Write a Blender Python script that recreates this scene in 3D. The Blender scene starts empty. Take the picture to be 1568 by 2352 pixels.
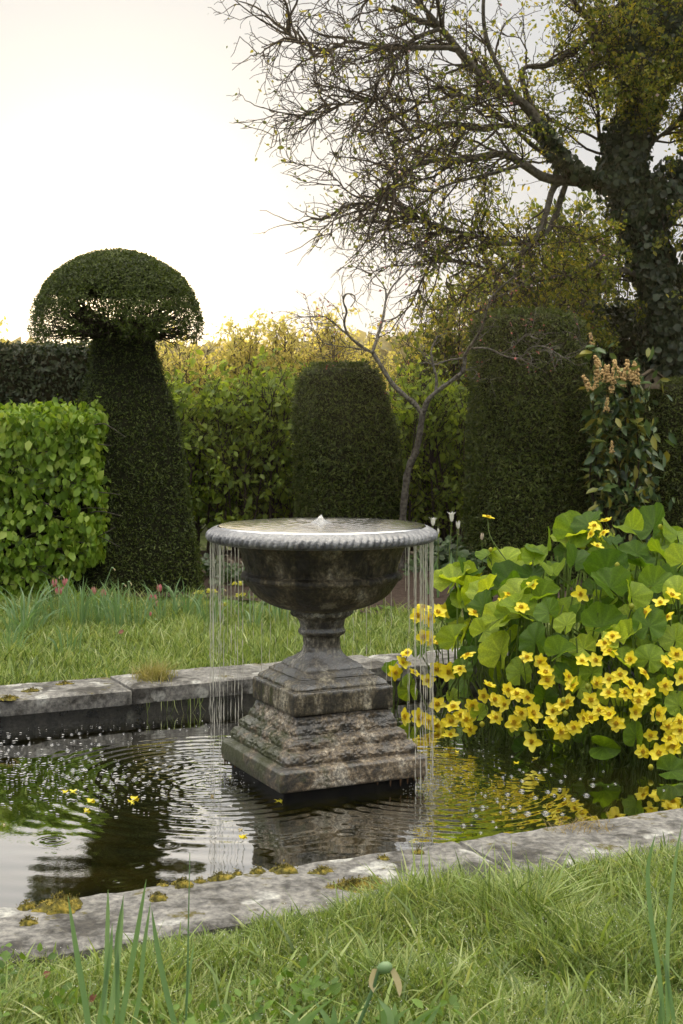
import bpy, math, random
import numpy as np
from mathutils import Vector, noise

# ------------------------------------------------------------------ camera, sky, sun, exposure
scn = bpy.context.scene
COL = scn.collection
CAM_Z, F = 1.46, 3265.0
cam_d = bpy.data.cameras.new('camera'); cam = bpy.data.objects.new('camera', cam_d); COL.objects.link(cam)
cam.location = (0, 0, CAM_Z); cam.rotation_euler = (math.radians(90), 0, 0)
cam_d.sensor_fit = 'VERTICAL'; cam_d.sensor_height = 36; cam_d.lens = 50
cam_d.shift_y = -218.5 / 2351
cam_d.clip_start = 0.05; cam_d.clip_end = 1500
cam_d.dof.use_dof = True; cam_d.dof.focus_distance = 5.6; cam_d.dof.aperture_fstop = 16.0
scn.camera = cam

SUN_EL, SUN_AZ = math.radians(5.5), math.radians(-9.0)
world = bpy.data.worlds.new("World"); scn.world = world; world.use_nodes = True
wn, wl = world.node_tree.nodes, world.node_tree.links
bg = wn['Background']
sky = wn.new('ShaderNodeTexSky'); sky.sky_type = 'NISHITA'; sky.sun_disc = False
sky.sun_elevation = SUN_EL; sky.sun_rotation = SUN_AZ; sky.dust_density = 2.0
# thin bright high cloud over the whole sky; unseen zenith boosted to add fill light
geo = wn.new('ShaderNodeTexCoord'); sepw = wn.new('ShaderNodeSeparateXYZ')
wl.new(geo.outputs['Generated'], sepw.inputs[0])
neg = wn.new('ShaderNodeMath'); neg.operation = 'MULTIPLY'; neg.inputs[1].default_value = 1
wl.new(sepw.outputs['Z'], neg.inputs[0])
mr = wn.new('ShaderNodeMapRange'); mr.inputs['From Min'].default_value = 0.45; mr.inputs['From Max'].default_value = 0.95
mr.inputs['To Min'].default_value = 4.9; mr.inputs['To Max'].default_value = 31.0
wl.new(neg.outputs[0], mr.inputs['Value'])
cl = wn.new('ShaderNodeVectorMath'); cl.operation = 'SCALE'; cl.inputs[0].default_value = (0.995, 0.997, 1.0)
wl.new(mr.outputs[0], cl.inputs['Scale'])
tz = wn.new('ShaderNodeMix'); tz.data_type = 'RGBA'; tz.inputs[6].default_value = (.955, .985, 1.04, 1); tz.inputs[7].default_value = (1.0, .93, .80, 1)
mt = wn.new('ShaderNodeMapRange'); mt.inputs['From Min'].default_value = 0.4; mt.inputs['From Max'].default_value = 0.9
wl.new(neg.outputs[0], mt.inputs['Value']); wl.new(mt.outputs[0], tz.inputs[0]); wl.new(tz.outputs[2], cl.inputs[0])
sc_ = wn.new('ShaderNodeVectorMath'); sc_.operation = 'SCALE'; sc_.inputs['Scale'].default_value = 0.02
hsv = wn.new('ShaderNodeHueSaturation'); hsv.inputs['Saturation'].default_value = 0.30      # cloud scatters the low sun's light white
wl.new(sky.outputs[0], hsv.inputs['Color']); wl.new(hsv.outputs[0], sc_.inputs[0])
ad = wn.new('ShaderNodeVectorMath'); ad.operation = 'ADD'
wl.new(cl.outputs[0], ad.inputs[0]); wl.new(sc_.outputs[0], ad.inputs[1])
# aureole of the low sun in that cloud
dt = wn.new('ShaderNodeVectorMath'); dt.operation = 'DOT_PRODUCT'; wl.new(geo.outputs['Generated'], dt.inputs[0])
dt.inputs[1].default_value = (math.sin(SUN_AZ) * math.cos(SUN_EL), math.cos(SUN_AZ) * math.cos(SUN_EL), math.sin(SUN_EL))
mx0 = wn.new('ShaderNodeMath'); mx0.operation = 'MAXIMUM'; mx0.inputs[1].default_value = 0; wl.new(dt.outputs['Value'], mx0.inputs[0])
pws = []
for k_, c_ in ((420, (28.0, 21.0, 11.0)), (60, (3.2, 2.5, 1.4)), (7, (1.75, 1.56, 1.20))):
    pw_ = wn.new('ShaderNodeMath'); pw_.operation = 'POWER'; pw_.inputs[1].default_value = k_; wl.new(mx0.outputs[0], pw_.inputs[0])
    v_ = wn.new('ShaderNodeVectorMath'); v_.operation = 'SCALE'; v_.inputs[0].default_value = c_; wl.new(pw_.outputs[0], v_.inputs['Scale']); pws.append(v_)
last = ad.outputs[0]
for v_ in pws:
    a_ = wn.new('ShaderNodeVectorMath'); a_.operation = 'ADD'; wl.new(last, a_.inputs[0]); wl.new(v_.outputs[0], a_.inputs[1]); last = a_.outputs[0]
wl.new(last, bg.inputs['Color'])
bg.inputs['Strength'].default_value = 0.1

sun_d = bpy.data.lights.new('sun', 'SUN'); sun_d.energy = 5.0; sun_d.angle = math.radians(0.5); sun_d.color = (1.0, 0.83, 0.58)
sun = bpy.data.objects.new('sun', sun_d); COL.objects.link(sun)
SUNV = Vector((math.sin(SUN_AZ) * math.cos(SUN_EL), math.cos(SUN_AZ) * math.cos(SUN_EL), math.sin(SUN_EL)))
sun.rotation_euler = SUNV.to_track_quat('Z', 'Y').to_euler()
sun.location = (0, 0, 8)

scn.view_settings.view_transform = 'Standard'; scn.view_settings.look = 'None'
scn.view_settings.exposure = 0.27; scn.view_settings.gamma = 1.0
scn.cycles.use_denoising = True
scn.cycles.max_bounces = 8; scn.cycles.diffuse_bounces = 3; scn.cycles.glossy_bounces = 3
scn.cycles.transmission_bounces = 6; scn.cycles.transparent_max_bounces = 12
scn.cycles.use_adaptive_sampling = True; scn.cycles.adaptive_threshold = 0.02
scn.cycles.caustics_reflective = False; scn.cycles.caustics_refractive = False

# ------------------------------------------------------------------ helpers
def at(px, py, d):                     # a direction of the photograph (1568 x 2351) at depth d
    return Vector(((px - 784) / F * d, d, CAM_Z - (py - 957) / F * d))
def ground(px, py, z=0.0):
    return at(px, py, (CAM_Z - z) * F / (py - 957))

def tag(o, label=None, cat=None, group=None, kind=None):
    if label: o['label'] = label
    if cat: o['category'] = cat
    if group: o['group'] = group
    if kind: o['kind'] = kind
    return o
def empty(name, loc=(0, 0, 0), label=None, cat=None, group=None):
    o = bpy.data.objects.new(name, None); COL.objects.link(o); o.location = loc; o.empty_display_size = 0.05
    return tag(o, label, cat, group)
def link(name, me, parent=None, loc=None, rot=None):
    o = bpy.data.objects.new(name, me); COL.objects.link(o)
    if parent is not None: o.parent = parent
    if loc is not None: o.location = loc
    if rot is not None: o.rotation_euler = rot
    return o

class MB:                              # collects numpy vertex / face arrays into ONE mesh
    def __init__(s): s.V = []; s.T = []; s.Q = []; s.A = []; s.n = 0
    def add(s, V, T=None, Q=None, a=None):
        V = np.asarray(V, float).reshape(-1, 3); k = len(V)
        if a is None: a = np.random.rand() * np.ones(k)
        s.V.append(V); s.A.append(np.broadcast_to(np.asarray(a, float), (k,)))
        if T is not None and len(T): s.T.append(np.asarray(T, np.int64).reshape(-1, 3) + s.n)
        if Q is not None and len(Q): s.Q.append(np.asarray(Q, np.int64).reshape(-1, 4) + s.n)
        s.n += k
    def mesh(s, name, mat, smooth=True, origin=None):
        V = np.concatenate(s.V); A = np.concatenate(s.A)
        if origin is not None: V = V - np.asarray(origin, float)
        T = np.concatenate(s.T) if s.T else np.zeros((0, 3), np.int64)
        Q = np.concatenate(s.Q) if s.Q else np.zeros((0, 4), np.int64)
        me = bpy.data.meshes.new(name)
        me.vertices.add(len(V)); me.vertices.foreach_set('co', V.astype(np.float32).ravel())
        me.loops.add(T.size + Q.size)
        me.loops.foreach_set('vertex_index', np.concatenate([T.ravel(), Q.ravel()]).astype(np.int32))
        me.polygons.add(len(T) + len(Q))
        st = np.concatenate([np.arange(len(T)) * 3, T.size + np.arange(len(Q)) * 4]).astype(np.int32)
        me.polygons.foreach_set('loop_start', st)
        me.update(calc_edges=True)
        me.polygons.foreach_set('use_smooth', np.full(len(T) + len(Q), bool(smooth)))
        at_ = me.attributes.new('v', 'FLOAT', 'POINT'); at_.data.foreach_set('value', A.astype(np.float32))
        me.validate(); me.materials.append(mat)
        return me
    def build(s, name, mat, parent=None, smooth=True, loc=None):
        """vertices are in world space; loc = the world place of the object's own origin"""
        base = Vector((0, 0, 0))
        p = parent
        while p is not None: base += p.location; p = p.parent
        org = Vector(loc) if loc is not None else base
        me = s.mesh(name, mat, smooth, org)
        return link(name, me, parent, org - base)

def nrm(a): return a / np.maximum(np.linalg.norm(a, axis=-1, keepdims=True), 1e-9)
RNG = np.random.default_rng(7)

def instances(mb, Vt, Ft, P, X, Y, Z, S, a=None, av=None):
    """n copies of template (Vt, triangles Ft) with frames X,Y,Z and sizes S"""
    n, k = len(P), len(Vt)
    S = np.broadcast_to(np.asarray(S, float), (n,))
    W = (Vt[None, :, 0, None] * X[:, None, :] + Vt[None, :, 1, None] * Y[:, None, :] + Vt[None, :, 2, None] * Z[:, None, :]) * S[:, None, None] + P[:, None, :]
    T = (Ft[None] + (np.arange(n) * k)[:, None, None]).reshape(-1, 3)
    if a is None: a = RNG.random(n)
    mb.add(W.reshape(-1, 3), T=T, a=np.repeat(a, k))

# leaf templates: length along +Y, width along X, normal +Z
LEAF8 = (np.array([(0, 0, 0), (0, .38, -.05), (0, .75, -.03), (0, 1, -.10), (-.27, .33, .05), (-.20, .72, .03), (.27, .33, .05), (.20, .72, .03)], float),
         np.array([(0, 6, 1), (1, 6, 7), (1, 7, 2), (2, 7, 3), (0, 1, 4), (4, 1, 2), (4, 2, 5), (5, 2, 3)]))
LEAF4 = (np.array([(0, 0, 0), (.24, .45, .05), (0, 1, -.05), (-.24, .45, .05)], float), np.array([(0, 1, 2), (0, 2, 3)]))
NEEDLE = (np.array([(0, 0, 0), (.15, .4, .02), (0, 1, 0), (-.15, .4, .02)], float), np.array([(0, 1, 2), (0, 2, 3)]))

def leaf_cloud(mb, P, N, size, tpl=LEAF4, spread=.6, down=0.0, out=.4, a=None, wide=1.0, rs=.35):
    """leaves at P facing N; the leaf's own length lies mostly in the surface, leaning out by `out` and down by `down`"""
    n = len(P)
    N = nrm(N + spread * RNG.normal(size=(n, 3)))
    R = RNG.normal(size=(n, 3)); R[:, 2] -= down * 2
    Y = nrm(R - (R * N).sum(1, keepdims=True) * N * (1 - out))
    X = nrm(np.cross(Y, N)); Z = np.cross(X, Y)
    S = size * (1 + rs * RNG.normal(size=n)).clip(.4, 1.8)
    V = tpl[0] * np.array([wide, 1, 1])
    instances(mb, V, tpl[1], P, X, Y, Z, S, a)

def tubes(mb, P, R, sides=4, a=None):
    """P (n,k,3) centre lines, R (n,k) radii"""
    P = np.asarray(P, float); R = np.asarray(R, float)
    n, k, _ = P.shape
    D = np.empty_like(P); D[:, 1:-1] = P[:, 2:] - P[:, :-2]; D[:, 0] = P[:, 1] - P[:, 0]; D[:, -1] = P[:, -1] - P[:, -2]
    D = nrm(D)
    ref = np.where(np.abs(D[:, :1, 2:3]) > .9, np.array([1., 0, 0]), np.array([0, 0, 1.]))
    U = nrm(np.cross(D, np.broadcast_to(ref, D.shape))); W = np.cross(D, U)
    t = np.arange(sides) / sides * 2 * np.pi
    V = P[:, :, None] + R[:, :, None, None] * (np.cos(t)[None, None, :, None] * U[:, :, None] + np.sin(t)[None, None, :, None] * W[:, :, None])
    i = np.arange(k - 1)[:, None] * sides; j = np.arange(sides)[None]; j2 = (j + 1) % sides
    q = np.stack([i + j, i + j2, i + sides + j2, i + sides + j], -1).reshape(-1, 4)
    Q = (q[None] + (np.arange(n) * k * sides)[:, None, None]).reshape(-1, 4)
    if a is None: a = RNG.random(n)
    mb.add(V.reshape(-1, 3), Q=Q, a=np.repeat(np.broadcast_to(a, (n,)), k * sides))

def spline(pts, k):                    # Catmull-Rom resample of a polyline
    p = np.array([list(q) for q in pts], float); m = len(p)
    e = np.vstack([2 * p[0] - p[1], p, 2 * p[-1] - p[-2]])
    t = np.linspace(0, m - 1 - 1e-6, k); i = t.astype(int); f = (t - i)[:, None]
    a, b, c, d = e[i], e[i + 1], e[i + 2], e[i + 3]
    return .5 * (2 * b + (c - a) * f + (2 * a - 5 * b + 4 * c - d) * f ** 2 + (3 * b - a - 3 * c + d) * f ** 3)

def grow(par, n, length, k=6, ang=.9, wob=.25, grav=0.0, bias=(0, 0, 0), tmin=.15, weights=None):
    """n side shoots from the polylines par (list of (m,3) arrays)"""
    L = np.array([np.linalg.norm(np.diff(p, axis=0), axis=1).sum() for p in par])
    if weights is not None: L = L * weights
    idx = RNG.choice(len(par), size=n, p=L / L.sum())
    O = np.empty((n, 3)); D = np.empty((n, 3))
    for j, q in enumerate(idx):
        p = par[q]; t = (tmin + (1 - tmin) * RNG.random()) * (len(p) - 1.001); i = int(t)
        O[j] = p[i] + (p[i + 1] - p[i]) * (t - i); D[j] = p[i + 1] - p[i]
    D = nrm(D); s = nrm(np.cross(D, RNG.normal(size=(n, 3))))
    th = ang * (.6 + .6 * RNG.random((n, 1)))
    D = nrm(D * np.cos(th) + s * np.sin(th) + np.array(bias))
    ln = length * (.5 + RNG.random(n))
    out = np.empty((n, k, 3)); out[:, 0] = O
    for i in range(1, k):
        out[:, i] = out[:, i - 1] + D * (ln / (k - 1))[:, None]
        D = nrm(D + wob * RNG.normal(size=(n, 3)) + np.array([0, 0, -grav]))
    return out

def grid_faces(nu, nv, wrap=False):    # rows nv, columns nu
    i = np.arange(nv - 1)[:, None]; j = np.arange(nu if wrap else nu - 1)[None]; j2 = (j + 1) % nu
    return np.stack([i * nu + j, i * nu + j2, (i + 1) * nu + j2, (i + 1) * nu + j], -1).reshape(-1, 4)

def fbm(P, scale, octs=3, seed=0):     # cheap smooth noise, about -1..1
    r = np.random.default_rng(seed); out = 0; amp = 1; tot = 0; sc = scale
    for o in range(octs):
        K = r.normal(size=(9, 3)) * sc; ph = r.random(9) * 6.28
        out = out + amp * np.sin(P @ K.T + ph).sum(-1) / 3.0; tot += amp; amp *= .55; sc *= 2.1
    return out / tot

# ------------------------------------------------------------------ materials
def newmat(name):
    m = bpy.data.materials.new(name); m.use_nodes = True
    return m, m.node_tree.nodes, m.node_tree.links, m.node_tree.nodes['Principled BSDF']
def nd(n, t, **kw):
    o = n.new(t)
    for k, v in kw.items():
        if k in o.inputs: o.inputs[k].default_value = v
        else: setattr(o, k, v)
    return o
def ramp(n, l, src, stops):
    r = n.new('ShaderNodeValToRGB'); e = r.color_ramp.elements
    while len(e) < len(stops): e.new(.5)
    for q, (p, c) in zip(e, stops):
        q.position = p; q.color = (*c, 1) if len(c) == 3 else c
    if src is not None: l.new(src, r.inputs[0])
    return r
def leafmat(name, cols, trans=.35, tcol=None, rough=.5, spec=.4, scale=3.0, patch=.35):
    """per-leaf colour (attribute v) drifting with a large soft noise; light passes through"""
    m, n, l, b = newmat(name)
    a = nd(n, 'ShaderNodeAttribute', attribute_name='v')
    tc = nd(n, 'ShaderNodeTexCoord'); nz = nd(n, 'ShaderNodeTexNoise', Scale=scale, Detail=2.0)
    l.new(tc.outputs['Object'], nz.inputs['Vector'])
    mx = nd(n, 'ShaderNodeMix', data_type='FLOAT'); mx.inputs[0].default_value = patch
    l.new(a.outputs['Fac'], mx.inputs[2]); l.new(nz.outputs['Fac'], mx.inputs[3])
    k = len(cols); r = ramp(n, l, mx.outputs[0], [(.15 + .7 * i / max(1, k - 1), c) for i, c in enumerate(cols)])
    l.new(r.outputs[0], b.inputs['Base Color'])
    b.inputs['Roughness'].default_value = rough; b.inputs['Specular IOR Level'].default_value = spec
    out = n['Material Output']
    if trans > 0:
        t = nd(n, 'ShaderNodeBsdfTranslucent')
        tm = nd(n, 'ShaderNodeMix', data_type='RGBA', blend_type='MULTIPLY'); tm.inputs[0].default_value = 1
        tm.inputs[7].default_value = (*(tcol or (1.6, 1.5, .7)), 1)
        l.new(r.outputs[0], tm.inputs[6]); l.new(tm.outputs[2], t.inputs['Color'])
        s = nd(n, 'ShaderNodeMixShader'); s.inputs[0].default_value = trans
        l.new(b.outputs[0], s.inputs[1]); l.new(t.outputs[0], s.inputs[2]); l.new(s.outputs[0], out.inputs[0])
    return m
def barkmat(name, c1, c2, scale=30):
    m, n, l, b = newmat(name)
    tc = nd(n, 'ShaderNodeTexCoord'); nz = nd(n, 'ShaderNodeTexNoise', Scale=scale, Detail=4.0)
    l.new(tc.outputs['Object'], nz.inputs['Vector'])
    r = ramp(n, l, nz.outputs['Fac'], [(.35, c1), (.68, c2)]); l.new(r.outputs[0], b.inputs['Base Color'])
    b.inputs['Roughness'].default_value = .85; b.inputs['Specular IOR Level'].default_value = .2
    bp = nd(n, 'ShaderNodeBump', Strength=.5, Distance=.01); l.new(nz.outputs['Fac'], bp.inputs['Height']); l.new(bp.outputs[0], b.inputs['Normal'])
    return m
def plain(name, c, rough=.6, spec=.3, c2=None, scale=20, bump=0.0, metal=0):
    m, n, l, b = newmat(name)
    b.inputs['Roughness'].default_value = rough; b.inputs['Specular IOR Level'].default_value = spec
    b.inputs['Base Color'].default_value = (*c, 1)
    if c2:
        tc = nd(n, 'ShaderNodeTexCoord'); nz = nd(n, 'ShaderNodeTexNoise', Scale=scale, Detail=4.0)
        l.new(tc.outputs['Object'], nz.inputs['Vector'])
        r = ramp(n, l, nz.outputs['Fac'], [(.35, c), (.65, c2)]); l.new(r.outputs[0], b.inputs['Base Color'])
        if bump:
            bp = nd(n, 'ShaderNodeBump', Strength=bump, Distance=.01); l.new(nz.outputs['Fac'], bp.inputs['Height']); l.new(bp.outputs[0], b.inputs['Normal'])
    return m

# pool frame: O, u along the long sides, v across, away from the camera
TH = math.radians(25.8)
PO = np.array([-0.08, 5.75]); PU = np.array([math.cos(TH), math.sin(TH)]); PV = np.array([-math.sin(TH), math.cos(TH)])
def pw(u, v, z):                       # pool coordinates -> world
    u, v, z = np.broadcast_arrays(np.asarray(u, float), np.asarray(v, float), np.asarray(z, float))
    xy = PO + u[..., None] * PU + v[..., None] * PV
    return np.concatenate([xy, z[..., None]], -1)
def puv(x, y): return (x - PO[0]) * PU[0] + (y - PO[1]) * PU[1], (x - PO[0]) * PV[0] + (y - PO[1]) * PV[1]
V_NEAR, V_FAR, U_L, U_R = -1.385, 1.46, -3.6, 3.2
Z_COP, Z_GR = 0.15, 0.115
# ------------------------------------------------------------------ setting: ground, pool, water
m_soil, n, l, b = newmat('soil_and_turf')
tc = nd(n, 'ShaderNodeTexCoord')
n1 = nd(n, 'ShaderNodeTexNoise', Scale=6.0, Detail=6.0); l.new(tc.outputs['Object'], n1.inputs['Vector'])
n2 = nd(n, 'ShaderNodeTexNoise', Scale=60.0, Detail=3.0); l.new(tc.outputs['Object'], n2.inputs['Vector'])
r1 = ramp(n, l, n1.outputs['Fac'], [(.35, (.045, .06, .018)), (.6, (.075, .095, .03))])
mm = nd(n, 'ShaderNodeMix', data_type='RGBA', blend_type='OVERLAY'); mm.inputs[0].default_value = .7
l.new(r1.outputs[0], mm.inputs[6]); l.new(n2.outputs['Fac'], mm.inputs[7]); l.new(mm.outputs[2], b.inputs['Base Color'])
b.inputs['Roughness'].default_value = .9; b.inputs['Specular IOR Level'].default_value = .1
bp = nd(n, 'ShaderNodeBump', Strength=.8, Distance=.02); l.new(n2.outputs['Fac'], bp.inputs['Height']); l.new(bp.outputs[0], b.inputs['Normal'])

mb = MB()
inner = pw([U_L - .2, U_R + .2, U_R + .2, U_L - .2], [V_NEAR - .2, V_NEAR - .2, V_FAR + .2, V_FAR + .2], Z_GR)
outer = np.array([(-600, -600, Z_GR), (600, -600, Z_GR), (600, 600, Z_GR), (-600, 600, Z_GR)], float)
mid = pw([-9, 9, 9, -9], [-8, -8, 12, 12], Z_GR)
V = np.concatenate([inner, mid, outer])
Q = [(a, (a + 1) % 4, 4 + (a + 1) % 4, 4 + a) for a in range(4)] + [(4 + a, 4 + (a + 1) % 4, 8 + (a + 1) % 4, 8 + a) for a in range(4)]
mb.add(V, Q=[q[::-1] for q in Q])
tag(mb.build('ground', m_soil, smooth=False), kind='structure')

# bare flower bed soil at the foot of the hedges
m_bed = plain('bed_soil', (.035, .024, .018), .95, .1, (.075, .055, .045), 25, .9)
mb = MB(); gx, gy = np.meshgrid(np.linspace(-2.2, 3.2, 90), np.linspace(9.2, 13.8, 80))
front = 9.55 + 0.42 * np.clip(-(gx + 1.3), 0, 1) * 0 + .6 * np.clip((.25 - gx), -1, 1.2)
Yb = front + (gy - 9.2) / 4.6 * (13.8 - front)
Pb = np.stack([gx, Yb, 0 * gx], -1).reshape(-1, 3)
Pb[:, 2] = Z_GR + .004 + .03 * np.clip((Pb[:, 1] - 9.4), 0, 1) + .012 * fbm(Pb, 6, 3, 4) * np.clip((Pb[:, 1] - 9.3) * 3, 0, 1) + .012
mb.add(Pb, Q=grid_faces(90, 80)); tag(mb.build('flower_bed_soil', m_bed), kind='structure')

# pool floor (dark silt) and side walls
m_silt = plain('pool_silt', (.02, .018, .008), .9, .1, (.05, .035, .012), 9)
mb = MB(); mb.add(pw([U_L, U_R, U_R, U_L], [V_NEAR - .04, V_NEAR - .04, V_FAR + .04, V_FAR + .04], -.35), Q=[(0, 1, 2, 3)])
tag(mb.build('pool_floor', m_silt, smooth=False), kind='structure')

def stonemat(name, base, lich, dark, moss=(.07, .075, .012), lich_amt=.5, moss_amt=.5, rough=.75, wet=False, scale=1.0):
    """weathered stone: mottled ground, pale round lichen discs, dark algae, mossy upper faces"""
    m, n, l, b = newmat(name)
    tc = nd(n, 'ShaderNodeTexCoord')
    n1 = nd(n, 'ShaderNodeTexNoise', Scale=7.0 * scale, Detail=8.0, Roughness=.65); l.new(tc.outputs['Object'], n1.inputs['Vector'])
    r1 = ramp(n, l, n1.outputs['Fac'], [(.38, dark), (.48, base), (.62, tuple(min(1, c * 1.35) for c in base))])
    # lichen discs
    n2 = nd(n, 'ShaderNodeTexNoise', Scale=14.0 * scale, Detail=3.0); l.new(tc.outputs['Object'], n2.inputs['Vector'])
    mxv = nd(n, 'ShaderNodeMix', data_type='VECTOR'); mxv.inputs[0].default_value = .05
    l.new(tc.outputs['Object'], mxv.inputs[4]); l.new(n2.outputs['Color'], mxv.inputs[5])
    vo = nd(n, 'ShaderNodeTexVoronoi', Scale=9.0 * scale, Randomness=1.0); l.new(mxv.outputs[1], vo.inputs['Vector'])
    r2 = ramp(n, l, vo.outputs['Distance'], [(.30 * lich_amt + .05, (1, 1, 1)), (.30 * lich_amt + .12, (0, 0, 0))])
    n4 = nd(n, 'ShaderNodeTexNoise', Scale=3.0 * scale, Detail=2.0); l.new(tc.outputs['Object'], n4.inputs['Vector'])
    r4 = ramp(n, l, n4.outputs['Fac'], [(.45, (0, 0, 0)), (.50, (1, 1, 1))])
    ml = nd(n, 'ShaderNodeMath', operation='MULTIPLY'); l.new(r2.outputs[0], ml.inputs[0]); l.new(r4.outputs[0], ml.inputs[1])
    m1 = nd(n, 'ShaderNodeMix', data_type='RGBA'); m1.inputs[7].default_value = (*lich, 1)
    l.new(ml.outputs[0], m1.inputs[0]); l.new(r1.outputs[0], m1.inputs[6])
    # fine grit
    n3 = nd(n, 'ShaderNodeTexNoise', Scale=42.0, Detail=7.0, Roughness=.7); l.new(tc.outputs['Object'], n3.inputs['Vector'])
    r3 = ramp(n, l, n3.outputs['Fac'], [(.36, (.4, .4, .4)), (.5, (1, 1, 1)), (.64, (1.6, 1.58, 1.5))])
    m2 = nd(n, 'ShaderNodeMix', data_type='RGBA', blend_type='MULTIPLY'); m2.inputs[0].default_value = .85
    l.new(m1.outputs[2], m2.inputs[6]); l.new(r3.outputs[0], m2.inputs[7])
    # moss on faces that look up
    g = nd(n, 'ShaderNodeNewGeometry'); sp = nd(n, 'ShaderNodeSeparateXYZ'); l.new(g.outputs['Normal'], sp.inputs[0])
    n5 = nd(n, 'ShaderNodeTexNoise', Scale=9.0 * scale, Detail=7.0, Roughness=.7); l.new(tc.outputs['Object'], n5.inputs['Vector'])
    ad = nd(n, 'ShaderNodeMath', operation='MULTIPLY_ADD'); ad.inputs[1].default_value = .12; l.new(sp.outputs['Z'], ad.inputs[0]); l.new(n5.outputs['Fac'], ad.inputs[2])
    r5 = ramp(n, l, ad.outputs[0], [(.80 - .25 * moss_amt, (0, 0, 0)), (.86 - .25 * moss_amt, (1, 1, 1))])
    m3 = nd(n, 'ShaderNodeMix', data_type='RGBA'); m3.inputs[7].default_value = (*moss, 1)
    l.new(r5.outputs[0], m3.inputs[0]); l.new(m2.outputs[2], m3.inputs[6]); l.new(m3.outputs[2], b.inputs['Base Color'])
    rr = nd(n, 'ShaderNodeMapRange'); l.new(n1.outputs['Fac'], rr.inputs['Value'])
    rr.inputs['From Min'].default_value = .35; rr.inputs['From Max'].default_value = .65
    rr.inputs['To Min'].default_value = rough - (.32 if wet else .1); rr.inputs['To Max'].default_value = rough + .05
    l.new(rr.outputs[0], b.inputs['Roughness']); b.inputs['Specular IOR Level'].default_value = .6 if wet else .3
    h = nd(n, 'ShaderNodeMath', operation='MULTIPLY_ADD'); h.inputs[1].default_value = .4; l.new(n3.outputs['Fac'], h.inputs[0]); l.new(n5.outputs['Fac'], h.inputs[2])
    bp = nd(n, 'ShaderNodeBump', Strength=.75, Distance=.012); l.new(h.outputs[0], bp.inputs['Height']); l.new(bp.outputs[0], b.inputs['Normal'])
    return m
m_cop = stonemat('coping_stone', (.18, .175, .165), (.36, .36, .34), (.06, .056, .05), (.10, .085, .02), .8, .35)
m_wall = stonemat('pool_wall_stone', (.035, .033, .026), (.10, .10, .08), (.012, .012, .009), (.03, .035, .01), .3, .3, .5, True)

def rough_block(corners, z0, z1, seed, nu=40, nv=10, amp=.006, edge=.010):
    """a worn slab: corners = 4 xy (counter-clockwise), real thickness, softened broken edges"""
    c = np.array(corners, float); mb = MB()
    u = np.linspace(0, 1, nu); v = np.linspace(0, 1, nv)
    def surf(u, v, z):
        U, Vv = np.meshgrid(u, v)
        p = ((1 - U)[..., None] * (1 - Vv)[..., None] * c[0] + U[..., None] * (1 - Vv)[..., None] * c[1] + U[..., None] * Vv[..., None] * c[2] + (1 - U)[..., None] * Vv[..., None] * c[3])
        return np.concatenate([p, np.broadcast_to(z, U.shape)[..., None]], -1)
    top = surf(u, v, z1)
    e = np.minimum.reduce([np.broadcast_to(np.minimum(u, 1 - u)[None], (nv, nu)) * nu * .7, np.broadcast_to(np.minimum(v, 1 - v)[:, None], (nv, nu)) * nv * .7])
    nz = fbm(top.reshape(-1, 3), 22, 4, seed).reshape(nv, nu)
    top[..., 2] += amp * nz - edge * np.clip(1 - e, 0, 1) ** 2 * (1 + .5 * nz)
    mb.add(top.reshape(-1, 3), Q=grid_faces(nu, nv))
    ring = [(0, j) for j in range(nu)] + [(i, nu - 1) for i in range(1, nv)] + [(nv - 1, j) for j in range(nu - 2, -1, -1)] + [(i, 0) for i in range(nv - 2, 0, -1)]
    T = np.array([top[i, j] for i, j in ring]); cen = c.mean(0)
    rows = []
    for f in (0, .12, .5, .88, 1):
        r = T.copy(); r[:, 2] = T[:, 2] * (1 - f) + z0 * f
        d = r[:, :2] - cen; d = d / np.linalg.norm(d, axis=1)[:, None]
        bulge = .004 * math.sin(f * math.pi) + amp * .9 * fbm(r * np.array([1, 1, 2.]), 45, 3, seed + 3) * math.sin(min(1, f * 1.2 + .02) * 3.0)
        r[:, :2] += d * (bulge[:, None] if np.ndim(bulge) else bulge)
        rows.append(r)
    m = len(ring); R = np.concatenate(rows)
    mb.add(R, Q=grid_faces(m, 5, True)[:, ::-1])
    bot = surf(u, v, z0); mb.add(bot.reshape(-1, 3), Q=grid_faces(nu, nv)[:, ::-1])
    return mb

def pquad(u0, u1, v0, v1, s0=0, s1=0):
    P = pw([u0 + s0 * 1, u1 + s1 * 1, u1, u0], [v0, v0, v1, v1], 0)[:, :2]; return P
near_u = [U_L - .3, -1.72, -.18, .98, 2.2, U_R + .3]
near_lab = ['pale lichened coping stone running out past the left corner of the near pool edge', 'near coping stone with the large ochre moss cushions along its inner edge',
            'near coping stone behind the tallest grass tuft, right of the moss strip', 'near coping stone with round white lichen discs below the yellow flowers',
            'near coping stone at the far right end of the near pool edge']
for i in range(5):
    j = .004 * (i % 2)
    mbk = rough_block(pquad(near_u[i] + .005, near_u[i + 1] - .005, V_NEAR - .37 - j, V_NEAR + .006 * math.sin(i * 2.2)), .062, Z_COP - j, 10 + i, 60, 16, .006)
    o = mbk.build('coping_stone', m_cop, loc=pw((near_u[i] + near_u[i + 1]) / 2, V_NEAR - .18, .06)); tag(o, near_lab[i], 'coping stone', 'worn coping stones round the pool')
far_u = [U_L - .3, -2.05, -.345, 1.1, U_R + .3]
far_lab = ['far coping stone at the left edge with flat olive moss on top', 'far coping stone left of the fountain, ending at the grassy joint',
           'pale far coping stone directly behind the fountain stem', 'far coping stone behind the yellow marsh marigolds']
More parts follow.
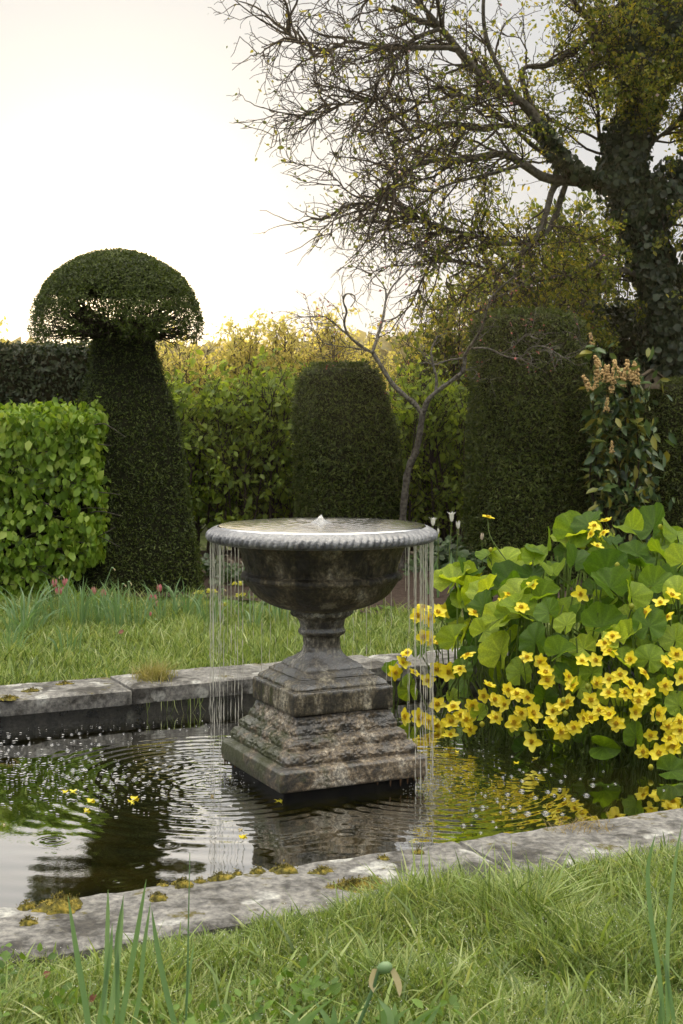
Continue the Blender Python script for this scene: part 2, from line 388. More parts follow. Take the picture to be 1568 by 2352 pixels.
for i in range(4):
    mbk = rough_block(pquad(far_u[i] + .006, far_u[i + 1] - .006, V_FAR - .03 - .01 * (i % 2), V_FAR + .36), .068, Z_COP - .006 * (i % 2), 30 + i, 60, 14, .005)
    o = mbk.build('coping_stone', m_cop, loc=pw((far_u[i] + far_u[i + 1]) / 2, V_FAR + .15, .06)); tag(o, far_lab[i], 'coping stone', 'worn coping stones round the pool')
for (ua, ub, lab) in ((U_L - .3, U_L, 'coping stone across the left end of the pool'), (U_R, U_R + .3, 'coping stone across the right end of the pool')):
    mbk = rough_block(pquad(ua, ub, V_NEAR + .01, V_FAR - .045), .062, Z_COP - .003, 50, 14, 50, .005)
    tag(mbk.build('coping_stone', m_cop, loc=pw(ua, 0, .06)), lab, 'coping stone', 'worn coping stones round the pool')

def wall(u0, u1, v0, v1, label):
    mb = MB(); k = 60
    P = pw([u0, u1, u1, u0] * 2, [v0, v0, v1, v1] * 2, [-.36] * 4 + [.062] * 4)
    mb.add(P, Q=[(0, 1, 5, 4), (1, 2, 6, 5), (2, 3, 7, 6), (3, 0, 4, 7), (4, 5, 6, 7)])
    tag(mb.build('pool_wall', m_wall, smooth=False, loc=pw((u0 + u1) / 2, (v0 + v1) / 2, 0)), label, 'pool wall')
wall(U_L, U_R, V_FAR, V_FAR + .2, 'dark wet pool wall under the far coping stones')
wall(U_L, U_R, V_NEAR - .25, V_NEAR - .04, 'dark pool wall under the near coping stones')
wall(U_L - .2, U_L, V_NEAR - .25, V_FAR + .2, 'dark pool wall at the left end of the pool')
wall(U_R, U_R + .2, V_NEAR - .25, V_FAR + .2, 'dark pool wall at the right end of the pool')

# water: a real rippled sheet; rings spread from where the trickles fall
FC = np.array([-0.08, 5.75])
rng = np.random.default_rng(3)
DRIPS = []                                # angle round the bowl of every trickle (0 = right, -90 = towards the camera)
for a0, a1, c in ((166, 214, 10), (138, 165, 9), (95, 136, 12), (-42, 3, 12), (4, 42, 9), (45, 88, 7)):
    for q in range(c): DRIPS.append(math.radians(a0 + (a1 - a0) * (q + rng.random()) / c))
step = .0095
us = np.arange(U_L, U_R + step, step); vs = np.arange(V_NEAR - .04, V_FAR + step, step)
Ug, Vg = np.meshgrid(us, vs)
W = pw(Ug, Vg, 0.0); h = np.zeros(Ug.shape)
X, Y = W[..., 0], W[..., 1]
for a in DRIPS[::2]:
    cx, cy = FC[0] + .452 * math.cos(a), FC[1] + .452 * math.sin(a)
    r = np.hypot(X - cx, Y - cy) + 1e-3
    lam = .040 + .03 * rng.random() + .02 * r; h += .00032 * np.sin(2 * math.pi * r / lam + rng.random() * 6) * np.exp(-r * 2.6) / (1 + 2.5 * r)
for cx, cy, am in ((-.53, 5.78, 1.), (.36, 5.70, .9), (-.42, 5.55, .5)):
    r = np.hypot(X - cx, Y - cy) + 1e-3
    h += .0009 * am * np.sin(2 * math.pi * (r + .012 * fbm(W.reshape(-1, 3), 5, 2, 9).reshape(r.shape)) / (.042 + .02 * r)) * np.exp(-((r - .42) / .30) ** 2)
# choppy water close to the falling strands
rr = np.hypot(X - FC[0], Y - FC[1])
zone = np.exp(-((rr - .62) / .26) ** 2) * np.clip(1.1 - 1.3 * np.exp(-((X - FC[0]) / .3) ** 2) * (Y < FC[1]), 0, 1)
S3 = np.stack([X, Y, 0 * X], -1).reshape(-1, 3)
h += .0011 * zone * fbm(S3 * np.array([1, 2.0, 1]), 80, 2, 5).reshape(h.shape)
h += .0005 * fbm(S3 * np.array([.5, 1.6, 1]), 12, 2, 6).reshape(h.shape)
for cx, cy in ((-.66, 4.62), (-.70, 4.47), (-.62, 4.36), (-1.0, 4.9), (-.6, 4.85)):      # single drops
    r = np.hypot(X - cx, Y - cy); h += .0008 * np.sin(2 * math.pi * r / .034) * np.exp(-(r / .05) ** 2)
W[..., 2] = h
m_water, n, l, b = newmat('pool_water')
tc = nd(n, 'ShaderNodeTexCoord')
nz = nd(n, 'ShaderNodeTexNoise', Scale=5.0, Detail=5.0, Roughness=.7); l.new(tc.outputs['Object'], nz.inputs['Vector'])
r = ramp(n, l, nz.outputs['Fac'], [(.35, (.006, .007, .002)), (.55, (.022, .020, .004)), (.75, (.045, .030, .005))])
l.new(r.outputs[0], b.inputs['Base Color']); b.inputs['Roughness'].default_value = .6; b.inputs['Specular IOR Level'].default_value = 0
gl = nd(n, 'ShaderNodeBsdfGlossy', Roughness=.015); gl.inputs['Color'].default_value = (.97, .97, .97, 1)
fr = nd(n, 'ShaderNodeFresnel', IOR=1.45)
nb = nd(n, 'ShaderNodeTexNoise', Scale=70.0, Detail=2.0); l.new(tc.outputs['Object'], nb.inputs['Vector'])
bp = nd(n, 'ShaderNodeBump', Strength=.008, Distance=.01); l.new(nb.outputs['Fac'], bp.inputs['Height'])
l.new(bp.outputs[0], gl.inputs['Normal']); l.new(bp.outputs[0], fr.inputs['Normal'])
mr_ = nd(n, 'ShaderNodeMapRange'); mr_.inputs['From Min'].default_value = .03; mr_.inputs['From Max'].default_value = .30; mr_.inputs['To Min'].default_value = .08; mr_.inputs['To Max'].default_value = .92
l.new(fr.outputs[0], mr_.inputs['Value'])
s = nd(n, 'ShaderNodeMixShader'); l.new(mr_.outputs[0], s.inputs[0]); l.new(b.outputs[0], s.inputs[1]); l.new(gl.outputs[0], s.inputs[2]); l.new(s.outputs[0], n['Material Output'].inputs[0])
mb = MB(); mb.add(W.reshape(-1, 3), Q=grid_faces(len(us), len(vs)))
tag(mb.build('pool_water', m_water), kind='structure')
# ------------------------------------------------------------------ the fountain
FX, FY = -0.08, 5.75
FROT = math.radians(25.5)
fountain = empty('stone_fountain', (FX, FY, 0), 'weathered stone fountain with a wide overflowing bowl on a stepped square base in the pool', 'fountain')
def loft(secs, nphi=256, rough=0.0, rscale=12, seed=1, disp=None, cap=True, rot=FROT, sub=1, off=(0, 0)):
    """secs: (z, half width, squareness 0 round .. 1 square)"""
    Z = np.array([s[0] for s in secs], float)
    if sub > 1:
        t = np.linspace(0, len(secs) - 1, (len(secs) - 1) * sub + 1); i0 = np.arange(len(secs))
        A = np.array([np.interp(t, i0, [s[k] for s in secs]) for k in range(3)]).T
    else: A = np.array(secs, float)
    ph = np.arange(nphi) / nphi * 2 * math.pi + math.pi / 4
    c, s_ = np.cos(ph), np.sin(ph)
    rows = []
    for z, hw, sq in A:
        sqr = 1 / np.maximum(np.abs(c), np.abs(s_))            # exact square
        r = hw * ((1 - sq) + sq * np.minimum(sqr, 1.40))
        rows.append(np.stack([r * np.cos(ph + rot), r * np.sin(ph + rot), np.full(nphi, z)], -1))
    R = np.array(rows)
    if rough:
        f = fbm(R.reshape(-1, 3) * np.array([1, 1, 1.6]), rscale, 5, seed).reshape(R.shape[:2])
        d = R[..., :2] / np.linalg.norm(R[..., :2], axis=-1, keepdims=True)
        ra = np.array([rough if np.isscalar(rough) else 1] * len(R))[:, None]
        R[..., :2] += d * (ra * f)[..., None]
        R[1:-1, :, 2] += (rough * .5 * fbm(R.reshape(-1, 3), rscale * .9, 3, seed + 7).reshape(R.shape[:2]))[1:-1]
    if disp is not None: R = disp(R, ph)
    R = R + np.array([FX + off[0], FY + off[1], 0])
    mb = MB(); mb.add(R.reshape(-1, 3), Q=grid_faces(nphi, len(R), True))
    if cap:
        for row, k in ((R[0], -1), (R[-1], 1)):
            c0 = row.mean(0); idx = np.arange(nphi); T = np.stack([idx, (idx + 1) % nphi, np.full(nphi, nphi)], -1)
            mb.add(np.vstack([row, c0]), T=T if k > 0 else T[:, ::-1])
    return mb

def zstone(name, cols, z0, z1, rough=(.35, .8), spec=.5, moss=0.0, streak=True, patch=None, bump=.6, coat=0.0, grit=.8):
    """stone whose staining varies with height on the fountain (algae below the rim, scum at the water)"""
    m, n, l, b = newmat(name)
    tc = nd(n, 'ShaderNodeTexCoord'); sp = nd(n, 'ShaderNodeSeparateXYZ'); l.new(tc.outputs['Object'], sp.inputs[0])
    mp = nd(n, 'ShaderNodeMapping'); mp.inputs['Scale'].default_value = (1, 1, .35 if streak else 1); l.new(tc.outputs['Object'], mp.inputs[0])
    n1 = nd(n, 'ShaderNodeTexNoise', Scale=9.0, Detail=9.0, Roughness=.7); l.new(mp.outputs[0], n1.inputs['Vector'])
    n2 = nd(n, 'ShaderNodeTexNoise', Scale=75.0, Detail=6.0, Roughness=.75); l.new(tc.outputs['Object'], n2.inputs['Vector'])
    r1 = ramp(n, l, n1.outputs['Fac'], [(.40 + .22 * i / (len(cols) - 1), c) for i, c in enumerate(cols)])
    r2 = ramp(n, l, n2.outputs['Fac'], [(.38, (.22, .22, .22)), (.5, (.9, .9, .9)), (.62, (2.2, 2.15, 2.0))])
    m2 = nd(n, 'ShaderNodeMix', data_type='RGBA', blend_type='MULTIPLY'); m2.inputs[0].default_value = grit
    l.new(r1.outputs[0], m2.inputs[6]); l.new(r2.outputs[0], m2.inputs[7]); last = m2.outputs[2]
    if moss:
        n5 = nd(n, 'ShaderNodeTexNoise', Scale=7.0, Detail=6.0, Roughness=.7); l.new(tc.outputs['Object'], n5.inputs['Vector'])
        lf = nd(n, 'ShaderNodeMath', operation='MULTIPLY_ADD'); lf.inputs[1].default_value = -.45; l.new(sp.outputs['X'], lf.inputs[0]); l.new(n5.outputs['Fac'], lf.inputs[2])
        r5 = ramp(n, l, lf.outputs[0], [(.66 - .1 * moss, (0, 0, 0)), (.74 - .1 * moss, (1, 1, 1))])
        m3 = nd(n, 'ShaderNodeMix', data_type='RGBA'); m3.inputs[7].default_value = (.045, .05, .01, 1)
        l.new(r5.outputs[0], m3.inputs[0]); l.new(last, m3.inputs[6]); last = m3.outputs[2]
    if patch:
        (px, py, pz), rad, pc = patch
        sb = nd(n, 'ShaderNodeVectorMath', operation='SUBTRACT'); sb.inputs[1].default_value = (px, py, pz); l.new(tc.outputs['Object'], sb.inputs[0])
        ln = nd(n, 'ShaderNodeVectorMath', operation='LENGTH'); l.new(sb.outputs[0], ln.inputs[0])
        na = nd(n, 'ShaderNodeMath', operation='MULTIPLY_ADD'); na.inputs[1].default_value = .14; l.new(n2.outputs['Fac'], na.inputs[0]); l.new(ln.outputs[1], na.inputs[2])
        rp = ramp(n, l, na.outputs[0], [(rad + .055, (1, 1, 1)), (rad + .068, (0, 0, 0))])
        m4 = nd(n, 'ShaderNodeMix', data_type='RGBA'); m4.inputs[7].default_value = (*pc, 1)
        l.new(rp.outputs[0], m4.inputs[0]); l.new(last, m4.inputs[6]); last = m4.outputs[2]
    l.new(last, b.inputs['Base Color'])
    rr = nd(n, 'ShaderNodeMapRange'); l.new(n1.outputs['Fac'], rr.inputs['Value']); rr.inputs['From Min'].default_value = .35; rr.inputs['From Max'].default_value = .65
    rr.inputs['To Min'].default_value = rough[0]; rr.inputs['To Max'].default_value = rough[1]; l.new(rr.outputs[0], b.inputs['Roughness'])
    b.inputs['Specular IOR Level'].default_value = spec
    if coat:                              # a film of running water in patches
        cr_ = ramp(n, l, n1.outputs['Fac'], [(.46, (coat,) * 3), (.60, (coat * .1,) * 3)]); gN = nd(n, 'ShaderNodeNewGeometry'); sN = nd(n, 'ShaderNodeSeparateXYZ'); l.new(gN.outputs['Normal'], sN.inputs[0]); mN = nd(n, 'ShaderNodeMapRange'); mN.inputs['From Min'].default_value = .12; mN.inputs['From Max'].default_value = .45; mN.inputs['To Min'].default_value = .06; l.new(sN.outputs['Z'], mN.inputs['Value']); cm = nd(n, 'ShaderNodeMath', operation='MULTIPLY'); l.new(cr_.outputs[0], cm.inputs[0]); l.new(mN.outputs[0], cm.inputs[1]); l.new(cm.outputs[0], b.inputs['Coat Weight']); b.inputs['Coat Roughness'].default_value = .14; b.inputs['Coat IOR'].default_value = 3.0
    h = nd(n, 'ShaderNodeMath', operation='MULTIPLY_ADD'); h.inputs[1].default_value = .5; l.new(n2.outputs['Fac'], h.inputs[0]); l.new(n1.outputs['Fac'], h.inputs[2])
    bp = nd(n, 'ShaderNodeBump', Strength=bump, Distance=.012); l.new(h.outputs[0], bp.inputs['Height']); l.new(bp.outputs[0], b.inputs['Normal'])
    if coat: l.new(bp.outputs[0], b.inputs['Coat Normal'])
    return m
m_rim = zstone('rim_stone', [(.06, .062, .070), (.17, .175, .19), (.34, .345, .36)], 0, 1, (.3, .6), .5, bump=.5, coat=.6, grit=.4)
m_bowl = zstone('bowl_stone', [(.012, .010, .006), (.045, .038, .023), (.13, .108, .068), (.27, .245, .19)], 0, 1, (.4, .8), .35, patch=((.03, -.235, .712), .040, (.34, .31, .25)))
m_stem = zstone('stem_stone', [(.012, .010, .007), (.060, .050, .035), (.20, .18, .145), (.45, .43, .39)], 0, 1, (.45, .8), .3, coat=1.0, bump=1.0)
m_plin = zstone('plinth_stone', [(.010, .009, .006), (.034, .029, .018), (.14, .118, .080), (.36, .33, .26)], 0, 1, (.45, .8), .3, moss=.3, coat=1.0, bump=1.0)
m_rock = zstone('rough_base_stone', [(.022, .018, .011), (.10, .075, .045), (.24, .19, .13), (.46, .42, .35)], 0, 1, (.35, .8), .6, moss=1.0, streak=False, bump=1.0, coat=.5)
m_slab = plain('black_slab', (.003, .003, .003), .6, .12, (.012, .011, .008), 14)

# rim with its carved, slanting leaf scallops
rim_prof = [(1.0185, .405), (1.0195, .418), (1.0175, .430), (1.011, .443), (1.003, .453), (.994, .4605), (.984, .4645), (.975, .465), (.967, .463), (.960, .458), (.955, .450), (.951, .444), (.949, .436), (.9485, .40), (.949, .352)]
k = 720
def rimdisp(R, ph):
    t = np.linspace(0, 1, len(R))[:, None]
    env = np.exp(-((t - .50) / .24) ** 4)
    jit = .12 * np.sin(7 * ph)[None] + .1 * np.sin(17 * ph + 1)[None]
    ang = 52 * (ph[None] + .09 * t) + jit
    w = np.abs(np.sin(ang)) ** .7
    sc = w * np.clip(1.25 - 1.2 * np.abs(t - .45), 0, 1)
    d = R[..., :2] / np.linalg.norm(R[..., :2], axis=-1, keepdims=True)
    nz = fbm(R.reshape(-1, 3), 110, 3, 2).reshape(R.shape[:2])
    R[..., :2] += d * (env * .010 * (sc - .6) + .0012 * nz)[..., None]
    R[..., 2] += env * .002 * sc * (1 - 2 * t) + .0006 * nz
    return R
P_ = np.array(rim_prof); P_[:, 0] = 1.0185 - (1.0185 - P_[:, 0]) * .86; tt = np.linspace(0, len(P_) - 1, 44)
rp = [(np.interp(q, range(len(P_)), P_[:, 0]), np.interp(q, range(len(P_)), P_[:, 1]), 0) for q in tt]
loft(rp, 704, disp=rimdisp, cap=False).build('rim', m_rim, fountain)
bowl_prof = [(.961, .385), (.957, .352), (.935, .338), (.915, .326), (.893, .319), (.872, .314), (.850, .308), (.838, .306), (.833, .317), (.826, .326), (.816, .3285), (.808, .326), (.803, .316), (.797, .309), (.790, .304), (.775, .293), (.758, .281), (.742, .264), (.728, .246), (.714, .222), (.702, .196), (.693, .168), (.686, .142), (.682, .122)]
def bowldisp(R, ph):
    z = R[..., 2]; d = R[..., :2] / np.linalg.norm(R[..., :2], axis=-1, keepdims=True)
    w1 = np.exp(-((z - .885) / .032) ** 2); w2 = np.exp(-((z - .74) / .03) ** 2)
    sw = np.sin(9 * ph[None] + 26 * z + 1.4 * np.sin(18 * ph)[None])
    f = fbm(R.reshape(-1, 3), 22, 4, 21).reshape(z.shape)
    g = fbm(R.reshape(-1, 3), 120, 3, 22).reshape(z.shape)
    a = np.arctan2(R[..., 1], R[..., 0])
    brk = np.exp(-((a + .75) / .42) ** 2) * np.exp(-((z - .805) / .035) ** 2)         # broken moulding at the right
    chip = np.exp(-((a + 1.37) / .16) ** 4) * np.exp(-((z - .722) / .024) ** 4)       # a flake off the underside
    R[..., :2] += d * (.006 * w1 * sw + .003 * w2 * np.abs(np.sin(16 * ph))[None] + .003 * f + .0018 * g - brk * .016 * (1 + f) - chip * .014)[..., None]
    R[..., 2] += .0015 * f * ((z < .94) & (z > .69)); return R
P_ = np.array(bowl_prof); tt = np.linspace(0, len(P_) - 1, 90)
rp = [(np.interp(q, range(len(P_)), P_[:, 0]), np.interp(q, range(len(P_)), P_[:, 1]), 0) for q in tt]
loft(rp, 540, disp=bowldisp, cap=True).build('bowl', m_bowl, fountain)
stem_prof = [(.686, .112, 0), (.683, .121, 0), (.676, .125, 0), (.668, .124, 0), (.660, .116, 0), (.654, .108, 0), (.650, .099, 0), (.640, .093, 0), (.622, .088, 0), (.612, .087, 0), (.606, .091, 0), (.598, .0965, 0), (.589, .095, 0), (.583, .087, 0), (.578, .080, 0), (.572, .076, 0),
             (.555, .0735, 0), (.538, .0735, .05), (.520, .078, .15), (.505, .086, .3), (.494, .095, .5), (.485, .104, .7), (.477, .113, .85), (.468, .121, 1), (.4585, .1265, 1), (.450, .128, 1)]
def stemdisp(R, ph):
    z = R[..., 2]; d = R[..., :2] / np.linalg.norm(R[..., :2], axis=-1, keepdims=True)
    f = fbm(R.reshape(-1, 3), 60, 4, 31).reshape(z.shape)
    w = np.exp(-((z - .662) / .012) ** 2)
    R[..., :2] += d * (.0028 * f + w * .005 * np.sin(12 * ph)[None])[..., None]; return R
loft(stem_prof[::-1], 256, disp=stemdisp, sub=3).build('stem', m_stem, fountain)
plin = [(.306, .212, 1), (.308, .2155, 1), (.350, .2160, 1), (.390, .2155, 1), (.3935, .2125, 1), (.394, .204, 1), (.3945, .200, 1), (.402, .2005, 1), (.410, .197, 1), (.418, .188, 1), (.4245, .177, 1), (.428, .170, 1), (.4285, .166, 1), (.438, .165, 1), (.4395, .157, 1), (.445, .150, 1), (.452, .140, 1), (.456, .130, 1), (.4565, .155, 1), (.463, .154, 1), (.4635, .10, 1)]
loft(plin[:-3], 400, rough=.0020, rscale=70, sub=3).build('plinth', m_plin, fountain)
rock = [(.042, .300, 1), (.046, .312, 1), (.082, .318, 1), (.118, .316, 1), (.127, .308, 1), (.130, .292, 1), (.133, .284, 1), (.146, .288, 1), (.162, .286, 1), (.174, .276, 1), (.179, .262, 1), (.182, .254, 1), (.196, .257, 1), (.212, .254, 1), (.222, .244, 1), (.227, .232, 1), (.232, .226, 1), (.246, .227, 1), (.258, .222, 1), (.276, .213, 1), (.288, .209, 1), (.300, .204, 1), (.3055, .19, 1)]
def rockdisp(R, ph):
    z = R[..., 2]; d = R[..., :2] / np.linalg.norm(R[..., :2], axis=-1, keepdims=True)
    Q = R.reshape(-1, 3)
    f1 = fbm(Q * np.array([1, 1, 1.3]), 24, 3, 41).reshape(z.shape)
    f2 = fbm(Q * np.array([1, 1, 1.4]), 110, 3, 42).reshape(z.shape)
    cr = np.abs(fbm(Q * np.array([1, 1, 2.]), 45, 3, 43).reshape(z.shape))
    up = np.clip((z - .11) / .04, .25, 1)
    R[..., :2] += d * (up * (.0055 * f1 + .0042 * f2 - .008 * np.clip(.25 - cr, 0, 1) * 4 * .6))[..., None]
    R[1:-1, :, 2] += (up * (.003 * f1 + .002 * f2))[1:-1]; return R
loft(rock, 720, disp=rockdisp, sub=6).build('base', m_rock, fountain)
loft([(-.30, .283, 1), (.036, .283, 1), (.0425, .281, 1), (.043, .27, 1)], 160).build('slab', m_slab, fountain)
# chipped bowl foot flake on the stem (pale stone)
# ------- water in the bowl and in the air
m_bw, n, l, b = newmat('bowl_water')
b.inputs['Base Color'].default_value = (.5, .46, .38, 1); b.inputs['Roughness'].default_value = .3
gl = nd(n, 'ShaderNodeBsdfGlossy', Roughness=.13); fr = nd(n, 'ShaderNodeFresnel', IOR=1.6)
mr_ = nd(n, 'ShaderNodeMapRange'); mr_.inputs['From Min'].default_value = .05; mr_.inputs['From Max'].default_value = .5; mr_.inputs['To Min'].default_value = .85
l.new(fr.outputs[0], mr_.inputs['Value'])
s = nd(n, 'ShaderNodeMixShader'); l.new(mr_.outputs[0], s.inputs[0]); l.new(b.outputs[0], s.inputs[1]); l.new(gl.outputs[0], s.inputs[2]); l.new(s.outputs[0], n['Material Output'].inputs[0])
mb = MB(); nr, na_ = 110, 360
rr_ = np.linspace(.0, .424, nr)[:, None] * np.ones((1, na_)); aa = np.ones((nr, 1)) * (np.arange(na_) / na_ * 2 * math.pi)[None]
Pw = np.stack([FX + rr_ * np.cos(aa), FY + rr_ * np.sin(aa), 0 * rr_], -1)
hz = .0010 * np.sin(rr_ * 2 * math.pi / .045) * np.exp(-rr_ * 5) + .0004 * fbm(Pw.reshape(-1, 3) * np.array([.7, 1.3, 1]), 70, 3, 8).reshape(rr_.shape) * np.clip(rr_ * 8, 0, 1)
edge_ = np.clip((rr_ - .412) / .012, 0, 1)
Pw[..., 2] = 1.0235 + .009 * (1 - (rr_ / .424) ** 2) + hz * (1 - edge_) - .0075 * edge_ ** 2
jetr = np.hypot(Pw[..., 0] - FX, Pw[..., 1] - FY)
mb.add(Pw.reshape(-1, 3), Q=grid_faces(na_, nr, True))
bw = empty('fountain_water', (FX, FY, 1.0), 'thin sheet of bright water brimming in the stone bowl', 'water')
mb.build('bowl_water', m_bw, bw)
m_jet, n, l, b = newmat('moving_water')
b.inputs['Base Color'].default_value = (.85, .86, .86, 1); b.inputs['Roughness'].default_value = .08; b.inputs['IOR'].default_value = 1.33; b.inputs['Transmission Weight'].default_value = .72
mb = MB(); nphi, nz_ = 64, 22
t = np.linspace(0, 1, nz_)[:, None]; ph = (np.arange(nphi) / nphi * 2 * math.pi)[None]
rad = .058 * (1 - t) ** 1.5 + .004 + .0 * ph
Rj = np.stack([FX - .002 + rad * np.cos(ph), FY + rad * np.sin(ph), 1.019 + .045 * t ** .8 + 0 * ph], -1)
f = fbm(Rj.reshape(-1, 3) * np.array([1, 1, .5]), 75, 3, 77).reshape(rad.shape)
Rj[..., 0] += .0055 * f; Rj[..., 1] += .004 * f; Rj[..., 2] += .004 * f * t
mb.add(Rj.reshape(-1, 3), Q=grid_faces(nphi, nz_, True)); mb.build('water_jet', m_jet, bw)

# trickles falling from the rim
m_tr, n, l, b = newmat('falling_water')
b.inputs['Base Color'].default_value = (.95, .93, .88, 1); b.inputs['Roughness'].default_value = .12; b.inputs['IOR'].default_value = 1.33
b.inputs['Transmission Weight'].default_value = .8
tl = nd(n, 'ShaderNodeBsdfTranslucent'); tl.inputs['Color'].default_value = (.95, .92, .82, 1)
dfu = nd(n, 'ShaderNodeBsdfDiffuse'); dfu.inputs['Color'].default_value = (.95, .93, .86, 1); dd_ = nd(n, 'ShaderNodeMixShader'); dd_.inputs[0].default_value = .5; l.new(dfu.outputs[0], dd_.inputs[1]); l.new(tl.outputs[0], dd_.inputs[2])
tr = nd(n, 'ShaderNodeBsdfTransparent')
gz = nd(n, 'ShaderNodeBsdfGlossy', Roughness=.28); gz.inputs['Color'].default_value = (1, .98, .93, 1)
s0 = nd(n, 'ShaderNodeMixShader'); s0.inputs[0].default_value = .55; l.new(b.outputs[0], s0.inputs[1]); l.new(gz.outputs[0], s0.inputs[2])
s1 = nd(n, 'ShaderNodeMixShader'); s1.inputs[0].default_value = .72; l.new(s0.outputs[0], s1.inputs[1]); l.new(dd_.outputs[0], s1.inputs[2])
s2 = nd(n, 'ShaderNodeMixShader'); s2.inputs[0].default_value = .10; l.new(s1.outputs[0], s2.inputs[1]); l.new(tr.outputs[0], s2.inputs[2]); l.new(s2.outputs[0], n['Material Output'].inputs[0])
rg = np.random.default_rng(12)
def trickle(a):
    x0, y0 = FX + .449 * math.cos(a), FY + .449 * math.sin(a)
    top = .9605 + .003 * rg.random(); mb = MB()
    deg = math.degrees(a)
    full = rg.random() < .62
    end = 0.0 if full else top * (rg.random() * .75)
    z = top; strong = rg.random() ** 2
    zz = np.arange(top, end, -.012); k = len(zz)
    R = np.empty(k); X_ = np.zeros(k); i = 0; first = True; off = 0.0
    while i < k:                          # a cord at the lip, then streaks and drops on a hair of water
        m_ = int((.20 + .25 * rg.random()) / .012) if first else max(3, int((.03 + .13 * rg.random() ** 2) * (.8 + strong) / .012))
        gap = max(1, int((.006 + .05 * rg.random() ** 2 * (1.3 - strong)) / .012)); j = min(k, i + m_)
        th = (.0011 + .0014 * strong) * (1.2 if first else .85); q = np.linspace(0, 1, max(2, j - i))[:j - i]
        R[i:j] = th * ((1 - .4 * q) if first else (.3 + .8 * np.sin(q * 3.0 + .1) ** 1)) * (.75 + .5 * rg.random(j - i)); X_[i:j] = off
        e_ = min(k, j + gap); R[j:e_] = .00018; off = .0015 * rg.normal(); X_[j:e_] = off; i = e_; first = False
    dx = X_ + .0004 * np.sin(zz * 60 + rg.random() * 6) + .0003 * rg.normal(size=k)
    tubes(mb, np.stack([x0 + dx, y0 + dx * .5, zz], -1)[None], R.clip(.00018)[None], 5)
    side = 'left' if 90 < deg < 270 else 'right'
    o = mb.build('water_trickle', m_tr, loc=(x0, y0, top))
    back = math.sin(a) > .25
    key = (side, back)
    lab = {('left', False): 'thin bright trickle in the bundle falling from the left tip of the fountain rim',
           ('left', True): 'thin trickle falling behind the left half of the bowl in front of the lawn',
           ('right', False): 'thin bright trickle in the bundle falling from the right tip of the fountain rim',
           ('right', True): 'thin trickle falling behind the right half of the bowl in front of the lawn'}[key]
    tag(o, lab, 'water trickle', ('left' if side == 'left' else 'right') + (' rear' if back else ' front') + ' trickles falling from the bowl rim')
for a in DRIPS: trickle(a)
# little pendent drips and mineral stalactites under the base
m_drip = plain('wet_root_drip', (.10, .05, .02), .2, .6)
hd = .318 * 1.40
ca = [FROT + math.radians(v) for v in (135 + 90, 135 + 0, -45)]
cornR = np.array([FX + hd * math.cos(FROT - math.pi / 4), FY + hd * math.sin(FROT - math.pi / 4)]); cornL = np.array([FX + hd * math.cos(FROT + math.pi * .75), FY + hd * math.sin(FROT + math.pi * .75)]); cornF = np.array([FX + hd * math.cos(FROT - math.pi * .75), FY + hd * math.sin(FROT - math.pi * .75)])
for c0, tl_ in ((cornR, [0.01, .03, .05, .075, .12, .17, .24, .33]), (cornL, [.02, .06, .13, .2])):
    for t_ in tl_:
        p = c0 + (cornF - c0) * t_ + (np.array([FX, FY]) - c0) * .03; ln = .014 + .018 * rg.random()
        zz = np.linspace(.052, .046 - ln, 5); mb = MB(); tubes(mb, np.stack([p[0] + 0 * zz, p[1] + 0 * zz, zz], -1)[None], np.array([[.006, .005, .004, .003, .001]]), 6); mb.build('base_drip', m_drip, fountain)
# ------------------------------------------------------------------ clipped yews and hedges
m_yew = leafmat('yew_needles', [(.020, .032, .005), (.052, .078, .012), (.12, .155, .030)], .28, rough=.45, spec=.28, scale=2.5)
m_core = plain('yew_inner_twigs', (.010, .012, .006), .95, .05, (.022, .022, .012), 40)
m_darkyew = leafmat('dark_hedge_leaves', [(.014, .024, .010), (.028, .045, .018), (.045, .065, .028)], .12, rough=.42, spec=.35, scale=3)
m_bark = barkmat('grey_bark', (.045, .038, .030), (.13, .12, .10))
m_bark2 = barkmat('lichened_bark', (.022, .018, .013), (.12, .11, .095), 45)
m_twig = barkmat('dark_twigs', (.030, .022, .016), (.07, .055, .042), 60)

